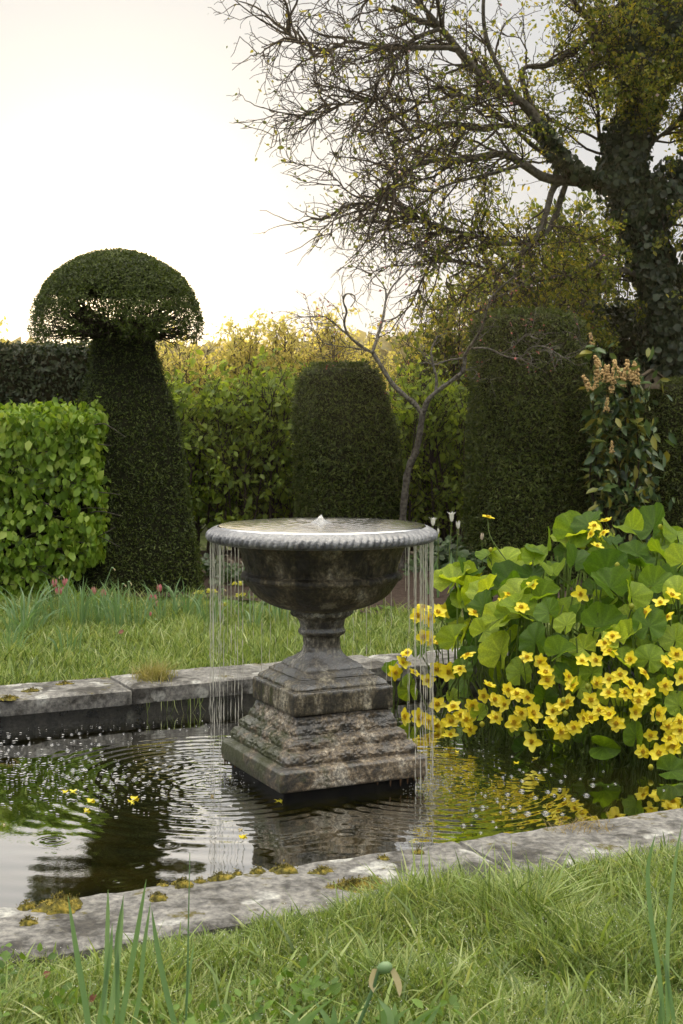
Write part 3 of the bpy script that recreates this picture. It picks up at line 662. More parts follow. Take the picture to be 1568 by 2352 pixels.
def se(ph, p):                          # superellipse radius: 2 round .. 8 squarish
    return (np.abs(np.cos(ph)) ** p + np.abs(np.sin(ph)) ** p) ** (-1 / p)
def pillar(label, cx, cy, secs, p=4, rot=0.0, n=30000, leaf=.028, mat=None, seed=1, name='clipped_yew', cat='yew topiary', group='clipped yews behind the fountain', wob=.02, topn=.16, parent=None, shaggy=0.0, offs=None):
    """secs: (z, half width); a clipped solid whose skin is thousands of needle clumps over a dark core"""
    root = parent or empty(name, (cx, cy, Z_GR), label, cat, group)
    Zs = np.array([s[0] for s in secs]); Ws = np.array([s[1] for s in secs])
    Os = np.array([(s[2] if len(s) > 2 else 0) for s in secs])
    q_ = np.linspace(0, 6.2832, 720); Ws = (Ws - .018) / (se(q_, p) * np.abs(np.cos(q_ + rot))).max()
    # core
    zz = np.linspace(Zs[0], Zs[-1], 40)[:, None]; ph = (np.arange(48) / 48 * 2 * math.pi)[None]
    def surf(z, ph, k=1.0, lift=0.0):
        w = np.interp(z, Zs, Ws) * k; r = w * se(ph, p)
        x = cx + np.interp(z, Zs, Os) + r * np.cos(ph + rot); y = cy + r * np.sin(ph + rot)
        P = np.stack(np.broadcast_arrays(x, y, z), -1)
        f = fbm(P.reshape(-1, 3), 2.2, 3, seed).reshape(P.shape[:-1])
        P[..., 0] += wob * f * np.cos(ph + rot); P[..., 1] += wob * f * np.sin(ph + rot)
        return P
    mb = MB(); C = surf(zz, ph, .955); C[..., 2] = np.minimum(C[..., 2], Zs[-1] - .03); mb.add(C.reshape(-1, 3), Q=grid_faces(48, 40, True))
    top = C[-1]; mb.add(np.vstack([top, top.mean(0)]), T=[(i, (i + 1) % 48, 48) for i in range(48)])
    mb.build('inner_twigs', m_core, root)
    rg = np.random.default_rng(seed); global RNG; RNG = rg
    nt = int(n * topn); ns = n - nt
    zw = rg.random(ns * 2) * (Zs[-1] - Zs[0]) + Zs[0]
    keep = rg.random(ns * 2) < (np.interp(zw, Zs, Ws) / Ws.max()); zw = zw[keep][:ns]
    ps = rg.random(len(zw)) * 2 * math.pi
    P = surf(zw, ps); e = .01
    dz = (surf(zw + e, ps) - P); dp = (surf(zw, ps + e) - P); N = nrm(np.cross(dp, dz))
    P = P - N * (rg.random((len(P), 1)) ** 2 * .035) + N * .010 * fbm(P, 30, 3, seed + 5)[:, None]
    # top
    rt = np.sqrt(rg.random(nt)); pt = rg.random(nt) * 2 * math.pi
    Pt = surf(np.full(nt, Zs[-1]), pt); c = np.array([cx + Os[-1], cy, Zs[-1]]); Pt = c + (Pt - c) * rt[:, None]
    Pt[:, 2] += .012 * fbm(Pt, 5, 3, seed + 2) + .01 * rg.normal(size=nt)
    Nt = np.tile([0, 0, 1.], (nt, 1))
    mb = MB(); A = rg.random(len(P) + nt)
    leaf_cloud(mb, np.vstack([P, Pt]), np.vstack([N, Nt]), leaf, NEEDLE, .55, .0, .75, A, 1.1)
    if True:                              # bigger loose sprays break the clipped face
        k = n // 12; i = rg.integers(0, len(P), k); leaf_cloud(mb, P[i] + N[i] * .012, N[i], leaf * 1.25, LEAF4, .7, .2, .6, rg.random(k), .7)
    if shaggy:                            # loose shoots the shears missed
        k = int(n * .02 * shaggy); i = rg.integers(0, len(P), k)
        Y = nrm(N[i] + .8 * rg.normal(size=(k, 3)) + np.array([0, 0, .5])); X = nrm(np.cross(Y, rg.normal(size=(k, 3)))); Zz = np.cross(X, Y)
        instances(mb, NEEDLE[0] * np.array([.6, 1, 1]), NEEDLE[1], P[i], X, Y, Zz, leaf * 1.5 * (.6 + .8 * rg.random(k)), rg.random(k))
    mb.build('foliage', mat or m_yew, root)
    return root

# mushroom topiary
MX, MY = at(268, 0, 11.0).x, 11.0
def zf(py, d): return CAM_Z - (py - 957) / F * d
px11 = 11.0 / F
mush = empty('mushroom_topiary', (MX, MY, Z_GR), 'tall dark yew topiary clipped to a mushroom, low sun shining through its cap', 'yew topiary', 'clipped yews behind the fountain')
body = [(Z_GR, .66, .06), (.45, .62, .05), (.9, .545, .06), (1.25, .48, .07), (1.55, .41, .07), (1.80, .325, .06), (1.93, .290, .05), (2.09, .262, .05)]
pillar('', MX, MY, body, 5, math.radians(14), 62000, .021, seed=5, parent=mush, topn=.05, wob=.02)
# neck: bare-ish upright stems
rg = np.random.default_rng(15); RNG = rg
mb = MB(); nb = 110
a = rg.random(nb) * 6.28; r0 = .04 + .17 * rg.random(nb)
P = np.empty((nb, 5, 3))
for i, z in enumerate(np.linspace(1.80, 2.2, 5)):
    k = 1 - .25 * i / 4 + .12 * (i / 4) ** 2
    P[:, i, 0] = MX + .05 + r0 * k * np.cos(a); P[:, i, 1] = MY + r0 * k * np.sin(a); P[:, i, 2] = z
P += .008 * rg.normal(size=P.shape); tubes(mb, P, np.linspace(.020, .013, 5)[None] * np.ones((nb, 1)), 5)
# branches fanning through the cap
nb = 170; a = rg.random(nb) * 6.28; el = np.radians(2 + 62 * rg.random(nb) ** 1.3); L = np.array([max(l_ for l_ in np.linspace(.1, .7, 40) if ((.16 + l_ * math.cos(e_)) / .63) ** 2 + (l_ * math.sin(e_) / .58) ** 2 < 1) for e_ in el]) * (.82 + .18 * rg.random(nb))
P = np.empty((nb, 6, 3))
for i, t in enumerate(np.linspace(0, 1, 6)):
    rr = .16 + L * np.cos(el) * t; P[:, i, 0] = MX + .03 + rr * np.cos(a) * .98; P[:, i, 1] = MY + rr * np.sin(a); P[:, i, 2] = 2.08 + L * np.sin(el) * t * (1.0) - .03 * t ** 2
P[:, 1:] += .012 * rg.normal(size=P[:, 1:].shape)
tubes(mb, P, np.linspace(.011, .003, 6)[None] * np.ones((nb, 1)), 4)
br = [p for p in P]
sub = grow(br, 900, .09, 5, .5, .18, tmin=.3); tubes(mb, sub, np.linspace(.0035, .0015, 5)[None] * np.ones((900, 1)), 3)
mb.build('branches', m_twig, mush)
# cap profile (z, radius)
cap_px = [(788, 180), (782, 192), (770, 199), (740, 199.5), (700, 190), (660, 171), (630, 147), (605, 112), (590, 80), (580, 50), (575, 20), (574.5, 0)]
cz = np.array([zf(p[0], 11.0) for p in cap_px]); cr = np.array([p[1] * px11 for p in cap_px])
tq = np.linspace(0, len(cz) - 1, 60); cz = np.interp(tq, range(len(cz)), cz); cr = np.interp(tq, range(len(cr)), cr)
arc = np.concatenate([[0], np.cumsum(np.hypot(np.diff(cz), np.diff(cr)))])
def capsurf(s, ph, k=1.0, lift=0):
    z = np.interp(s, arc, cz); r = np.interp(s, arc, cr) * k
    z = (z - 2.1) * k + 2.1
    P = np.stack(np.broadcast_arrays(MX + r * np.cos(ph), MY + r * np.sin(ph), z), -1)
    f = fbm(P.reshape(-1, 3), 3, 3, 3).reshape(P.shape[:-1]); P[..., 0] += .013 * f * np.cos(ph); P[..., 1] += .013 * f * np.sin(ph)
    return P
n_ = 150000; s_ = rg.random(n_) * arc[-1]; keep = rg.random(n_) < np.interp(s_, arc, cr) / cr.max(); s_ = s_[keep]; ph = rg.random(len(s_)) * 2 * math.pi
P = capsurf(s_, ph); P1 = capsurf(s_ + .01, ph); P2 = capsurf(s_, ph + .01); N = nrm(np.cross(P2 - P, P1 - P))
depth = rg.random(len(s_)) ** 1.5 * .06
P = P - N * depth[:, None]
# gaps: radial streaks low in the cap, closing towards the top
frac = (P[:, 2] - 2.03) / (2.36 - 2.03)
st = np.stack([np.cos(ph) * 9, np.sin(ph) * 9, P[:, 2] * 2.0], -1)
g = .70 * fbm(st, 1.0, 3, 9) + .8 * fbm(P * np.array([1, 1, .6]), 62, 2, 19)
thr = -.36 + .82 * np.clip(frac, 0, 1.6) ** 1.2 + .35 * np.clip(.08 - frac, 0, .3) / .08
keep = g < thr + .12 * rg.normal(size=len(g))
keep |= frac > 1.3
P, N = P[keep], N[keep]
mb = MB(); leaf_cloud(mb, P, N, .0215, NEEDLE, .5, 0, .75, rg.random(len(P)), 1.15)
# thin underside leaves along the branches
i = rg.integers(0, len(sub), 2600); j = rg.integers(1, 5, 2600); Pb = sub[i, j] + .012 * rg.normal(size=(2600, 3))
leaf_cloud(mb, Pb, nrm(rg.normal(size=(2600, 3))), .024, NEEDLE, .5, 0, .8, rg.random(2600))
mb.build('cap', m_yew, mush)
mb = MB(); s0 = np.interp(2.40, np.linspace(0, 1, 2), [0, 1])
ss = np.linspace(arc[np.argmax(cz > 2.43)], arc[-1], 26)[:, None]; pp = (np.arange(48) / 48 * 2 * math.pi)[None]
C = capsurf(ss, pp, .93); low = C[0].mean(0)
mb.add(C.reshape(-1, 3), Q=grid_faces(48, 26, True)); mb.add(np.vstack([C[0], low + np.array([0, 0, .06])]), T=[((i + 1) % 48, i, 48) for i in range(48)])
mb.build('cap_inner_twigs', m_core, mush)

# the other clipped yews: traced half widths
def pxsecs(d, rows, cxp):
    return [(max(Z_GR, zf(py, d)), (xr - xl) / 2 * d / F, ((xl + xr) / 2 - cxp) * d / F) for py, xl, xr in rows]
d = 12.6
pillar('squat tapering clipped yew with a flat top right behind the fountain bowl', at(796, 0, d).x, d,
       pxsecs(d, [(1300, 664, 930), (1150, 666, 927), (1060, 664, 926), (1000, 666, 918), (940, 670, 905), (890, 676, 886), (862, 684, 878), (846, 694, 868), (839, 712, 850)], 796), 3.4, .5, 60000, .026, seed=21, shaggy=1.0, wob=.025)
d = 11.8
pillar('broad round clipped yew column with a flat top, right of the small bare tree', at(1208, 0, d).x, d,
       pxsecs(d, [(1320, 1068, 1350), (1200, 1064, 1352), (1080, 1063, 1353), (980, 1066, 1350), (900, 1072, 1350), (800, 1072, 1344), (755, 1074, 1340), (735, 1080, 1332), (722, 1098, 1312), (718, 1120, 1290)], 1208), 2.8, .2, 84000, .028, seed=22, shaggy=1.3, wob=.03)
d = 12.4
pillar('clipped yew block cut off by the right edge of the picture, below the bird box', at(1590, 0, d).x, d,
       pxsecs(d, [(1300, 1462, 1718), (1150, 1464, 1716), (1000, 1466, 1714), (920, 1472, 1708), (890, 1480, 1700), (876, 1498, 1682)], 1590), 4.5, .1, 48000, .028, seed=23, shaggy=1.0, wob=.03)

# left: dark yew hedge behind, fresh hornbeam hedge in front
def boxhedge(name, label, cat, x0, x1, y0, y1, z1, n, leaf, mat, tpl, seed, wob=.03, down=0, spread=.6, depth=.05, wide=1.0, core=True, lean=0.0, holes=0.0, corem=None, loc=None, topfuzz=.02, out=.4, rs=.35):
    root = empty(name, ((x0 + x1) / 2, (y0 + y1) / 2, Z_GR), label, cat)
    rg = np.random.default_rng(seed); global RNG; RNG = rg
    A = [(x1 - x0) * (z1 - Z_GR)] * 2 + [(y1 - y0) * (z1 - Z_GR)] * 2 + [(x1 - x0) * (y1 - y0)]
    face = rg.choice(5, size=n, p=np.array(A) / sum(A)); u = rg.random(n); v = rg.random(n); w = rg.random(n) ** 1.7 * depth
    x = x0 + (x1 - x0) * u; y = y0 + (y1 - y0) * v; z = Z_GR + (z1 - Z_GR) * rg.random(n)
    N = np.zeros((n, 3))
    for f, (ax, val, sg) in enumerate(((1, y0, -1), (1, y1, 1), (0, x0, -1), (0, x1, 1), (2, z1, 1))):
        k = face == f; N[k, ax] = sg
        if ax == 1: y[k] = val - sg * w[k]
        elif ax == 0: x[k] = val - sg * w[k]
        else: z[k] = val - w[k] + topfuzz * rg.normal(size=k.sum())
    P = np.stack([x, y, z], -1); f = fbm(P, 4.0, 3, seed)
    P += N * (wob * f)[:, None]
    P[:, 0] += lean * (1 - (z - Z_GR) / (z1 - Z_GR)) * (x - x0) / (x1 - x0)
    if holes:
        g = fbm(P * np.array([.6, .6, 1.6]), 7, 3, seed + 9); k = g < holes; P, N = P[k], N[k]
    mb = MB(); leaf_cloud(mb, P, N, leaf, tpl, spread, down, out, rg.random(len(P)), wide, rs)
    if core:
        mc = MB(); e = depth + wob * 1.2
        b_ = np.array([(x0 + e, y0 + e, Z_GR), (x1 - e, y0 + e, Z_GR), (x1 - e, y1 - e, Z_GR), (x0 + e, y1 - e, Z_GR)]); t_ = b_.copy(); t_[:, 2] = z1 - e
        b_[1:3, 0] += lean * .9
        mc.add(np.vstack([b_, t_]), Q=[(0, 1, 5, 4), (1, 2, 6, 5), (2, 3, 7, 6), (3, 0, 4, 7), (4, 5, 6, 7)]); mc.build('inner_twigs', corem or m_core, root, smooth=False)
    mb.build('foliage', mat, root)
    return root
boxhedge('yew_hedge', 'dark flat-topped hedge behind the bright green hedge, touching the mushroom cap', 'hedge', -5.2, at(230, 0, 13.4).x, 13.4, 14.6, zf(790, 13.4), 42000, .045, m_darkyew, LEAF4, 31, .03, .1, .6)
m_beech = leafmat('hornbeam_leaves', [(.09, .17, .014), (.17, .29, .026), (.27, .41, .050), (.38, .48, .09)], .42, (1.5, 1.35, .55), .42, .45, 3.5, .3)
hb_d = 10.15
hb = boxhedge('hornbeam_hedge', 'fresh bright green broad-leaved hedge at the left edge, in front of the mushroom topiary', 'hedge', -4.2, at(213, 0, hb_d).x, hb_d, 11.0, zf(945, hb_d), 38000, .049, m_beech, LEAF8, 32, .07, 1.1, .55, .20, 1.2, True, .05, .60, rs=.5, topfuzz=.03, out=.35)
rg = np.random.default_rng(33); RNG = rg
mb = MB(); Pn = []
for i in range(140):
    x = at(213, 0, hb_d).x - .02 - rg.random() * 2.2; z = Z_GR + .1 + rg.random() * 1.3; s = rg.choice([-1, 1])
    Pn.append(spline([(x, hb_d + .12, z), (x + s * .10, hb_d + .07, z + .02 * rg.normal()), (x + s * .25, hb_d + .03, z + .05 * rg.normal())], 5))
tubes(mb, np.array(Pn), np.linspace(.006, .002, 5)[None] * np.ones((140, 1)), 4); mb.build('twigs', m_bark, hb)

# ------------------------------------------------------------------ loose green and golden shrubs in the middle distance
m_shrub = leafmat('shrub_leaves', [(.09, .15, .025), (.19, .28, .045), (.30, .40, .07)], .55, (1.7, 1.5, .5), .45, .4, 2.0)
m_gold = leafmat('sunlit_new_leaves', [(.34, .34, .08), (.55, .52, .16), (.70, .62, .28)], .62, (1.25, 1.15, .7), .5, .3, 1.5)
m_far = leafmat('far_leaves', [(.15, .15, .07), (.24, .23, .11), (.30, .28, .15)], .45, (1.4, 1.25, .8), .6, .2, .6)
def shrub(name, label, cat, x0, x1, y0, y1, zt, n, leaf, mat, seed, stems=60, group=None, tpl=LEAF8, down=.4, corez=None, twn=900, upright=.25, ztop_fn=None, clump=.55, twl=.30, leafz0=0.0, bark=None, n_on=.75):
    root = empty(name, ((x0 + x1) / 2, (y0 + y1) / 2, Z_GR), label, cat, group)
    rg = np.random.default_rng(seed); global RNG; RNG = rg
    zt_ = (lambda x: zt) if ztop_fn is None else ztop_fn
    Ls = []
    for i in range(stems):
        x = x0 + (x1 - x0) * rg.random(); y = y0 + (y1 - y0) * rg.random(); h = (zt_(x) - Z_GR) * (.75 + .3 * rg.random()); dx = upright * rg.normal() * h * .5; dy = upright * rg.normal() * h * .3
        Ls.append(spline([(x, y, Z_GR - .02), (x + dx * .3, y + dy * .3, Z_GR + h * .35), (x + dx * .6 + .04 * rg.normal(), y + dy * .6, Z_GR + h * .7), (x + dx, y + dy, Z_GR + h)], 9))
    mb = MB(); S = np.array(Ls); tubes(mb, S, np.linspace(.014, .004, 9)[None] * (.7 + .6 * rg.random((stems, 1))), 4)
    T1 = grow(Ls, twn, twl, 6, .8, .16, -.04); tubes(mb, T1, np.linspace(.005, .0018, 6)[None] * np.ones((twn, 1)), 3)
    T2 = grow([t for t in T1], twn * 2, twl * .5, 4, .8, .2, -.02); tubes(mb, T2, np.linspace(.0026, .0014, 4)[None] * np.ones((twn * 2, 1)), 3)
    mb.build('branches', bark or m_twig, root)
    k = int(n * n_on); i = rg.integers(0, len(T2), k); t = rg.random(k) * 3; j = t.astype(int).clip(0, 2); f = (t - j)[:, None]
    P = T2[i, j] * (1 - f) + T2[i, j + 1] * f + .012 * rg.normal(size=(k, 3))
    k2 = n - k; i = rg.integers(0, len(T1), k2); P = np.vstack([P, T1[i, rg.integers(1, 6, k2)] + .03 * rg.normal(size=(k2, 3))])
    if leafz0: P = P[P[:, 2] > leafz0]
    Nn = nrm(np.stack([.5 * rg.normal(size=len(P)), -.6 + .5 * rg.normal(size=len(P)), .7 + .3 * rg.normal(size=len(P))], -1))
    mb = MB(); leaf_cloud(mb, P, Nn, leaf, tpl, .5, down, .4, rg.random(len(P))); mb.build('foliage', mat, root)
    return root
gx0, gx1 = at(395, 0, 13.4).x, at(690, 0, 13.4).x
shrub('green_shrub', 'loose green shrub between the mushroom topiary and the squat yew', 'shrub', gx0 - .1, gx1, 13.1, 14.3, zf(900, 13.4), 14000, .060, m_shrub, 41, 60, 'leafy shrubs in the background', twn=1300)
shrub('green_shrub', 'loose green shrub behind the small bare tree, between the two big yews', 'shrub', at(890, 0, 13.6).x, at(1080, 0, 13.6).x, 13.2, 14.4, zf(905, 13.6), 11000, .056, m_shrub, 42, 45, 'leafy shrubs in the background', twn=1000)
gold_top = lambda x: 1.46 + 2.9 * np.interp(x, [-2.6, -1.9, -1.45, -1.0, -.5, .2, 1.0], [.12, .13, .15, .185, .205, .19, .24])
gold_top = lambda x: CAM_Z + (957 - np.interp(784 + x / 17.0 * F, [330, 430, 520, 560, 640, 700, 800, 950, 1100], [800, 812, 818, 785, 768, 770, 785, 775, 740])) / F * 17.0
def goldshrub(x0p, x1p, label, seed, n=13000):
    return shrub('golden_shrub', label, 'shrub', at(x0p, 0, 17).x, at(x1p, 0, 17).x, 16.2, 17.6, 2.3, int(n * 1.2), .044, m_gold, seed, 60, 'backlit golden shrubs beyond the hedge', down=.1, twn=1200, upright=.12, ztop_fn=gold_top, leafz0=1.0)
goldshrub(340, 560, 'backlit golden shrub just right of the mushroom topiary', 51)
goldshrub(540, 760, 'tallest backlit golden shrub behind the left side of the squat yew', 52, 16000)
goldshrub(740, 1100, 'backlit golden shrub behind the small bare tree', 53, 17000)
shrub('golden_shrub', 'thin golden shrub tips showing above the dark hedge at the far left', 'shrub', -5.4, at(60, 0, 17).x, 16.2, 17.4, zf(770, 17), 2600, .06, m_gold, 54, 26, 'backlit golden shrubs beyond the hedge', down=.1, twn=260, upright=.1, leafz0=1.5)
# far tree belt on the horizon: a mass nobody could count
rg = np.random.default_rng(61); RNG = rg
mb = MB(); n_ = 60000; x = rg.uniform(-40, 40, n_); d_ = 62 + 10 * rg.random(n_)
topz = 1.46 + 70 * (957 - (818 - 22 * np.clip((784 + x / 66 * F - 600) / 500, 0, 1) + 9 * fbm(np.stack([x, 0 * x, 0 * x], -1), .35, 4, 3))) / F
z = Z_GR + (topz - Z_GR) * rg.random(n_) ** .8
leaf_cloud(mb, np.stack([x, d_, z], -1), np.tile([0, -1., .3], (n_, 1)), .55, LEAF4, .7, 0, .5, rg.random(n_), 1.6)
tag(mb.build('distant_wood', m_far), 'hazy distant wood along the skyline beyond the garden', 'wood', kind='stuff')
# ------------------------------------------------------------------ small bare tree
rg = np.random.default_rng(70); RNG = rg
bd = 10.9
def tr(pts, d=bd, k=14, dd=None):
    q = []
    for i, p in enumerate(pts):
        dx = d + (dd or 0) * i / max(1, len(pts) - 1) + (p[2] if len(p) > 2 else 0)
        q.append(tuple(at(p[0], p[1], dx)))
    return spline(q, k)
bt = empty('bare_tree', tuple(at(928, 1150, bd).xy) + (Z_GR,), 'small bare forked tree with grey lichened bark between the two big yews', 'tree')
mb = MB()
def limb(mb, pts, r0, r1, k=16, sides=8, **kw):
    p = tr(pts, k=k, **kw); tubes(mb, p[None], (np.linspace(r0, r1, k) * (1 + .10 * RNG.normal(size=k)))[None], sides); return p
px = bd / F
trunk = limb(mb, [(920, 1305), (924, 1200), (930, 1130), (938, 1075), (955, 1035), (964, 990), (970, 950)], 9 * px, 6.8 * px, 26, 10)
mb.build('trunk', m_bark2, bt)
mb = MB()
L = []
L.append(limb(mb, [(970, 952), (950, 925), (925, 905), (900, 880), (878, 845), (855, 808)], 6.5 * px, 4.5 * px))
L.append(limb(mb, [(855, 810), (830, 795), (800, 770), (790, 740), (796, 715), (788, 692), (795, 675), (812, 678), (815, 690), (805, 705)], 3.6 * px, 1.2 * px, 24, dd=-.3))
L.append(limb(mb, [(855, 808), (868, 770), (880, 725), (886, 690), (903, 655), (939, 618), (981, 564)], 3.8 * px, 1.3 * px, 22, dd=.4))
L.append(limb(mb, [(886, 690), (884, 662), (862, 632), (840, 600), (826, 572)], 2.0 * px, .8 * px))
L.append(limb(mb, [(800, 770), (770, 745), (745, 727), (710, 728), (672, 725)], 2.0 * px, .7 * px, dd=-.4))
L.append(limb(mb, [(852, 808), (820, 800), (780, 795), (745, 788), (722, 765), (705, 748)], 1.8 * px, .7 * px, dd=-.5))
L.append(limb(mb, [(970, 950), (985, 915), (1015, 890), (1045, 868), (1064, 850), (1068, 815)], 6 * px, 4 * px, dd=-.2))
L.append(limb(mb, [(1000, 900), (1002, 870), (995, 840), (990, 805), (1005, 770)], 3.8 * px, 2 * px))
L.append(limb(mb, [(1068, 815), (1080, 795), (1100, 765), (1112, 735), (1125, 690), (1150, 660), (1185, 632)], 3.6 * px, 1.8 * px, dd=-.6))
L.append(limb(mb, [(1066, 822), (1035, 826), (1008, 834), (992, 838)], 2.2 * px, 1.2 * px))
L.append(limb(mb, [(1078, 800), (1120, 800), (1160, 818), (1195, 822), (1215, 800), (1245, 795), (1268, 805), (1300, 822), (1330, 810), (1352, 785)], 2.2 * px, .6 * px, 26, dd=-.9))
L.append(limb(mb, [(1150, 815), (1185, 790), (1210, 770), (1235, 778)], 1.6 * px, .6 * px, dd=-.5))
T1 = grow(L, 130, .26, 7, .8, .28, -.02); tubes(mb, T1, np.linspace(.0032, .0014, 7)[None] * np.ones((130, 1)), 4)
T2 = grow([t for t in T1], 200, .12, 5, .8, .3); tubes(mb, T2, np.linspace(.0018, .0011, 5)[None] * np.ones((200, 1)), 3)
mb.build('branches', barkmat('pale_lichened_bark', (.045, .038, .030), (.19, .18, .16), 50), bt)
m_bud = plain('rosy_buds', (.35, .10, .08), .6, .3)
mb = MB(); i = rg.integers(0, 200, 260); P = T2[i, rg.integers(2, 5, 260)]
leaf_cloud(mb, P, nrm(rg.normal(size=(260, 3))), .018, LEAF4, 1, 0, .9, rg.random(260), 1.3); o = mb.build('buds', m_bud, bt); o['kind'] = 'stuff'

# ------------------------------------------------------------------ big old tree at the right
rg = np.random.default_rng(80); RNG = rg
m_tree_leaf = leafmat('apple_leaves', [(.035, .06, .010), (.085, .13, .020), (.20, .23, .035), (.38, .34, .06)], .5, (1.5, 1.3, .5), .5, .3, 1.2, .45)
m_ivy = leafmat('ivy_leaves', [(.012, .022, .010), (.022, .038, .016), (.05, .075, .03)], .12, rough=.4, spec=.35, scale=2, patch=.5)
td = 13.2
big = empty('old_apple_tree', (at(1540, 0, td).x, td, Z_GR), 'big old tree at the upper right with twisted limbs, bare twigs and golden leaves', 'tree')
px = td / F
mb = MB()
def T(pts, r0, r1, k=20, dd=0, sides=8, d0=td, m=None):
    p = tr(pts, d=d0, k=k, dd=dd); tubes((m or mb), p[None], (np.linspace(r0, r1, k) * px * (1 + .08 * RNG.normal(size=k)))[None], sides); return p
trunk = T([(1580, 1310), (1572, 1150), (1562, 980), (1548, 820), (1528, 690), (1494, 580), (1456, 480), (1432, 420)], 30, 19, 30, sides=12)
trunk2 = T([(1535, 960), (1580, 760), (1640, 600), (1690, 400), (1720, 200), (1730, -40)], 24, 10, 20, .6, 10)
mb.build('trunk', m_bark, big)
mb = MB(); LB = []
LB.append(T([(1425, 430), (1377, 414), (1305, 380), (1257, 312), (1203, 240), (1125, 186), (1071, 138), (1011, 66), (960, 46), (900, 14)], 17, 5, 30, -1.2))
LB.append(T([(1400, 425), (1317, 416), (1251, 408), (1203, 378), (1155, 354), (1107, 360), (1047, 369), (987, 369), (939, 390), (897, 432), (867, 480), (846, 512)], 13, 2.4, 32, -1.6))
LB.append(T([(1240, 290), (1203, 200), (1203, 156), (1257, 150), (1299, 126), (1347, 96), (1383, 75), (1431, 75), (1461, 108), (1467, 170)], 7, 5, 26, -.3))
LB.append(T([(1330, 415), (1275, 425), (1251, 498), (1221, 558), (1167, 600), (1110, 640)], 9, 3, 20, -.8))
LB.append(T([(1280, 350), (1225, 310), (1167, 288), (1095, 297), (1041, 282), (987, 294), (951, 318), (921, 276), (891, 252)], 8, 1.8, 26, -1.2))
LB.append(T([(1300, 420), (1250, 540), (1150, 560), (1083, 540), (1035, 528), (975, 507), (927, 489), (867, 480)], 7, 2.5, 26, -1.0))
LB.append(T([(1011, 66), (951, 90), (909, 132), (867, 186), (850, 212)], 5.5, 1.6, 16, -.3, d0=12.2))
LB.append(T([(1050, 110), (960, 110), (880, 110), (800, 95), (740, 130), (700, 110), (650, 60)], 6, .9, 22, -.4, d0=12.2))
LB.append(T([(1100, 170), (1010, 60), (930, -20), (820, -60)], 7, 3, 18, -.3, d0=12.3))
LB.append(T([(1420, 430), (1440, 330), (1480, 220), (1500, 100), (1480, -60)], 14, 8, 20, .2))
LB.append(T([(1455, 260), (1400, 120), (1330, 20), (1250, -70)], 9, 4, 18, -.5))
LB.append(T([(1490, 150), (1560, 60), (1640, -40)], 9, 4, 12, .3))
LB.append(T([(1450, 500), (1520, 440), (1600, 380), (1700, 330)], 12, 5, 14, .3))
LB.append(T([(1305, 390), (1230, 340), (1150, 270), (1060, 220), (980, 235), (900, 225), (820, 235), (730, 240)], 6, 1.0, 26, -1.3))
LB.append(T([(1203, 378), (1120, 400), (1040, 420), (980, 440), (900, 425), (830, 470), (790, 462)], 4, .9, 22, -.9, d0=12.6))
LB.append(T([(1221, 558), (1200, 640), (1230, 700), (1290, 740)], 6, 2, 14, .2))
LB.append(T([(1420, 560), (1340, 620), (1240, 640), (1130, 620), (1040, 600), (960, 610)], 7, 1.5, 20, -.8))
LB.append(T([(1180, 220), (1120, 100), (1110, 0), (1130, -60)], 6, 3, 14, -.1, d0=12.5))
LB.append(T([(1480, 640), (1420, 620), (1380, 660), (1330, 700)], 9, 3, 12, -.2))
for q_ in ([(1500, 650), (1560, 560), (1640, 500)], [(1470, 350), (1530, 300), (1600, 240)], [(1440, 260), (1520, 180), (1600, 150)], [(1500, 560), (1570, 480), (1650, 430)], [(1330, 30), (1450, 10), (1560, -20)], [(1480, 200), (1420, 140), (1380, 20)], [(1530, 720), (1480, 660), (1430, 640)], [(1560, 760), (1600, 700), (1660, 660)], [(1440, 420), (1380, 330), (1370, 230), (1330, 180)], [(1500, 90), (1560, 60), (1620, 0)]):
    LB.append(T(q_, 6, 2, 14, .3 * rg.normal()))
mb.build('limbs', m_bark, big)
LB2 = LB
w = np.ones(len(LB)); 
mb = MB()
T1 = grow(LB, 460, .52, 8, .85, .22, .0, tmin=.22); tubes(mb, T1, np.linspace(.012, .0035, 8)[None] * (.6 + .7 * rg.random((460, 1))), 4)
T2 = grow([t for t in T1], 2700, .30, 7, .8, .24, .01); tubes(mb, T2, np.linspace(.0055, .0028, 7)[None] * np.ones((2700, 1)), 3)
T3 = grow([t for t in T2], 6500, .15, 5, .8, .28, .02); tubes(mb, T3, np.linspace(.0032, .0024, 5)[None] * np.ones((6500, 1)), 3)
mb.build('twigs', m_twig, big)
tips = T3[:, 2:].reshape(-1, 3)
def on_px(P): return 784 + P[:, 0] / P[:, 1] * F, 957 - (P[:, 2] - CAM_Z) / P[:, 1] * F
tx, ty = on_px(tips)
dens = np.interp(tx, [700, 900, 1100, 1250, 1400, 1600], [.07, .15, .45, 1.0, 2.6, 3.2]) * np.interp(ty, [0, 250, 450], [.55, .9, 1.0])
n_ = 56000; i = rg.choice(len(tips), n_, p=dens / dens.sum()); P = tips[i] + .03 * rg.normal(size=(n_, 3))
mb = MB(); leaf_cloud(mb, P, nrm(rg.normal(size=(n_, 3)) + np.array([0, -.3, .6])), .036, LEAF8, .5, .3, .5, rg.random(n_)); mb.build('foliage', m_tree_leaf, big)
m_blos = leafmat('pink_blossom', [(.45, .18, .22), (.62, .38, .42), (.75, .65, .68)], .35, (1, .9, .9), .6, .2)
n_ = 650; k = rg.choice(len(tips), n_, p=dens / dens.sum()); mb = MB(); leaf_cloud(mb, tips[k] + .02 * rg.normal(size=(n_, 3)), nrm(rg.normal(size=(n_, 3))), .026, LEAF4, 1, 0, .8, rg.random(n_), 2.0); mb.build('blossom', m_blos, big)

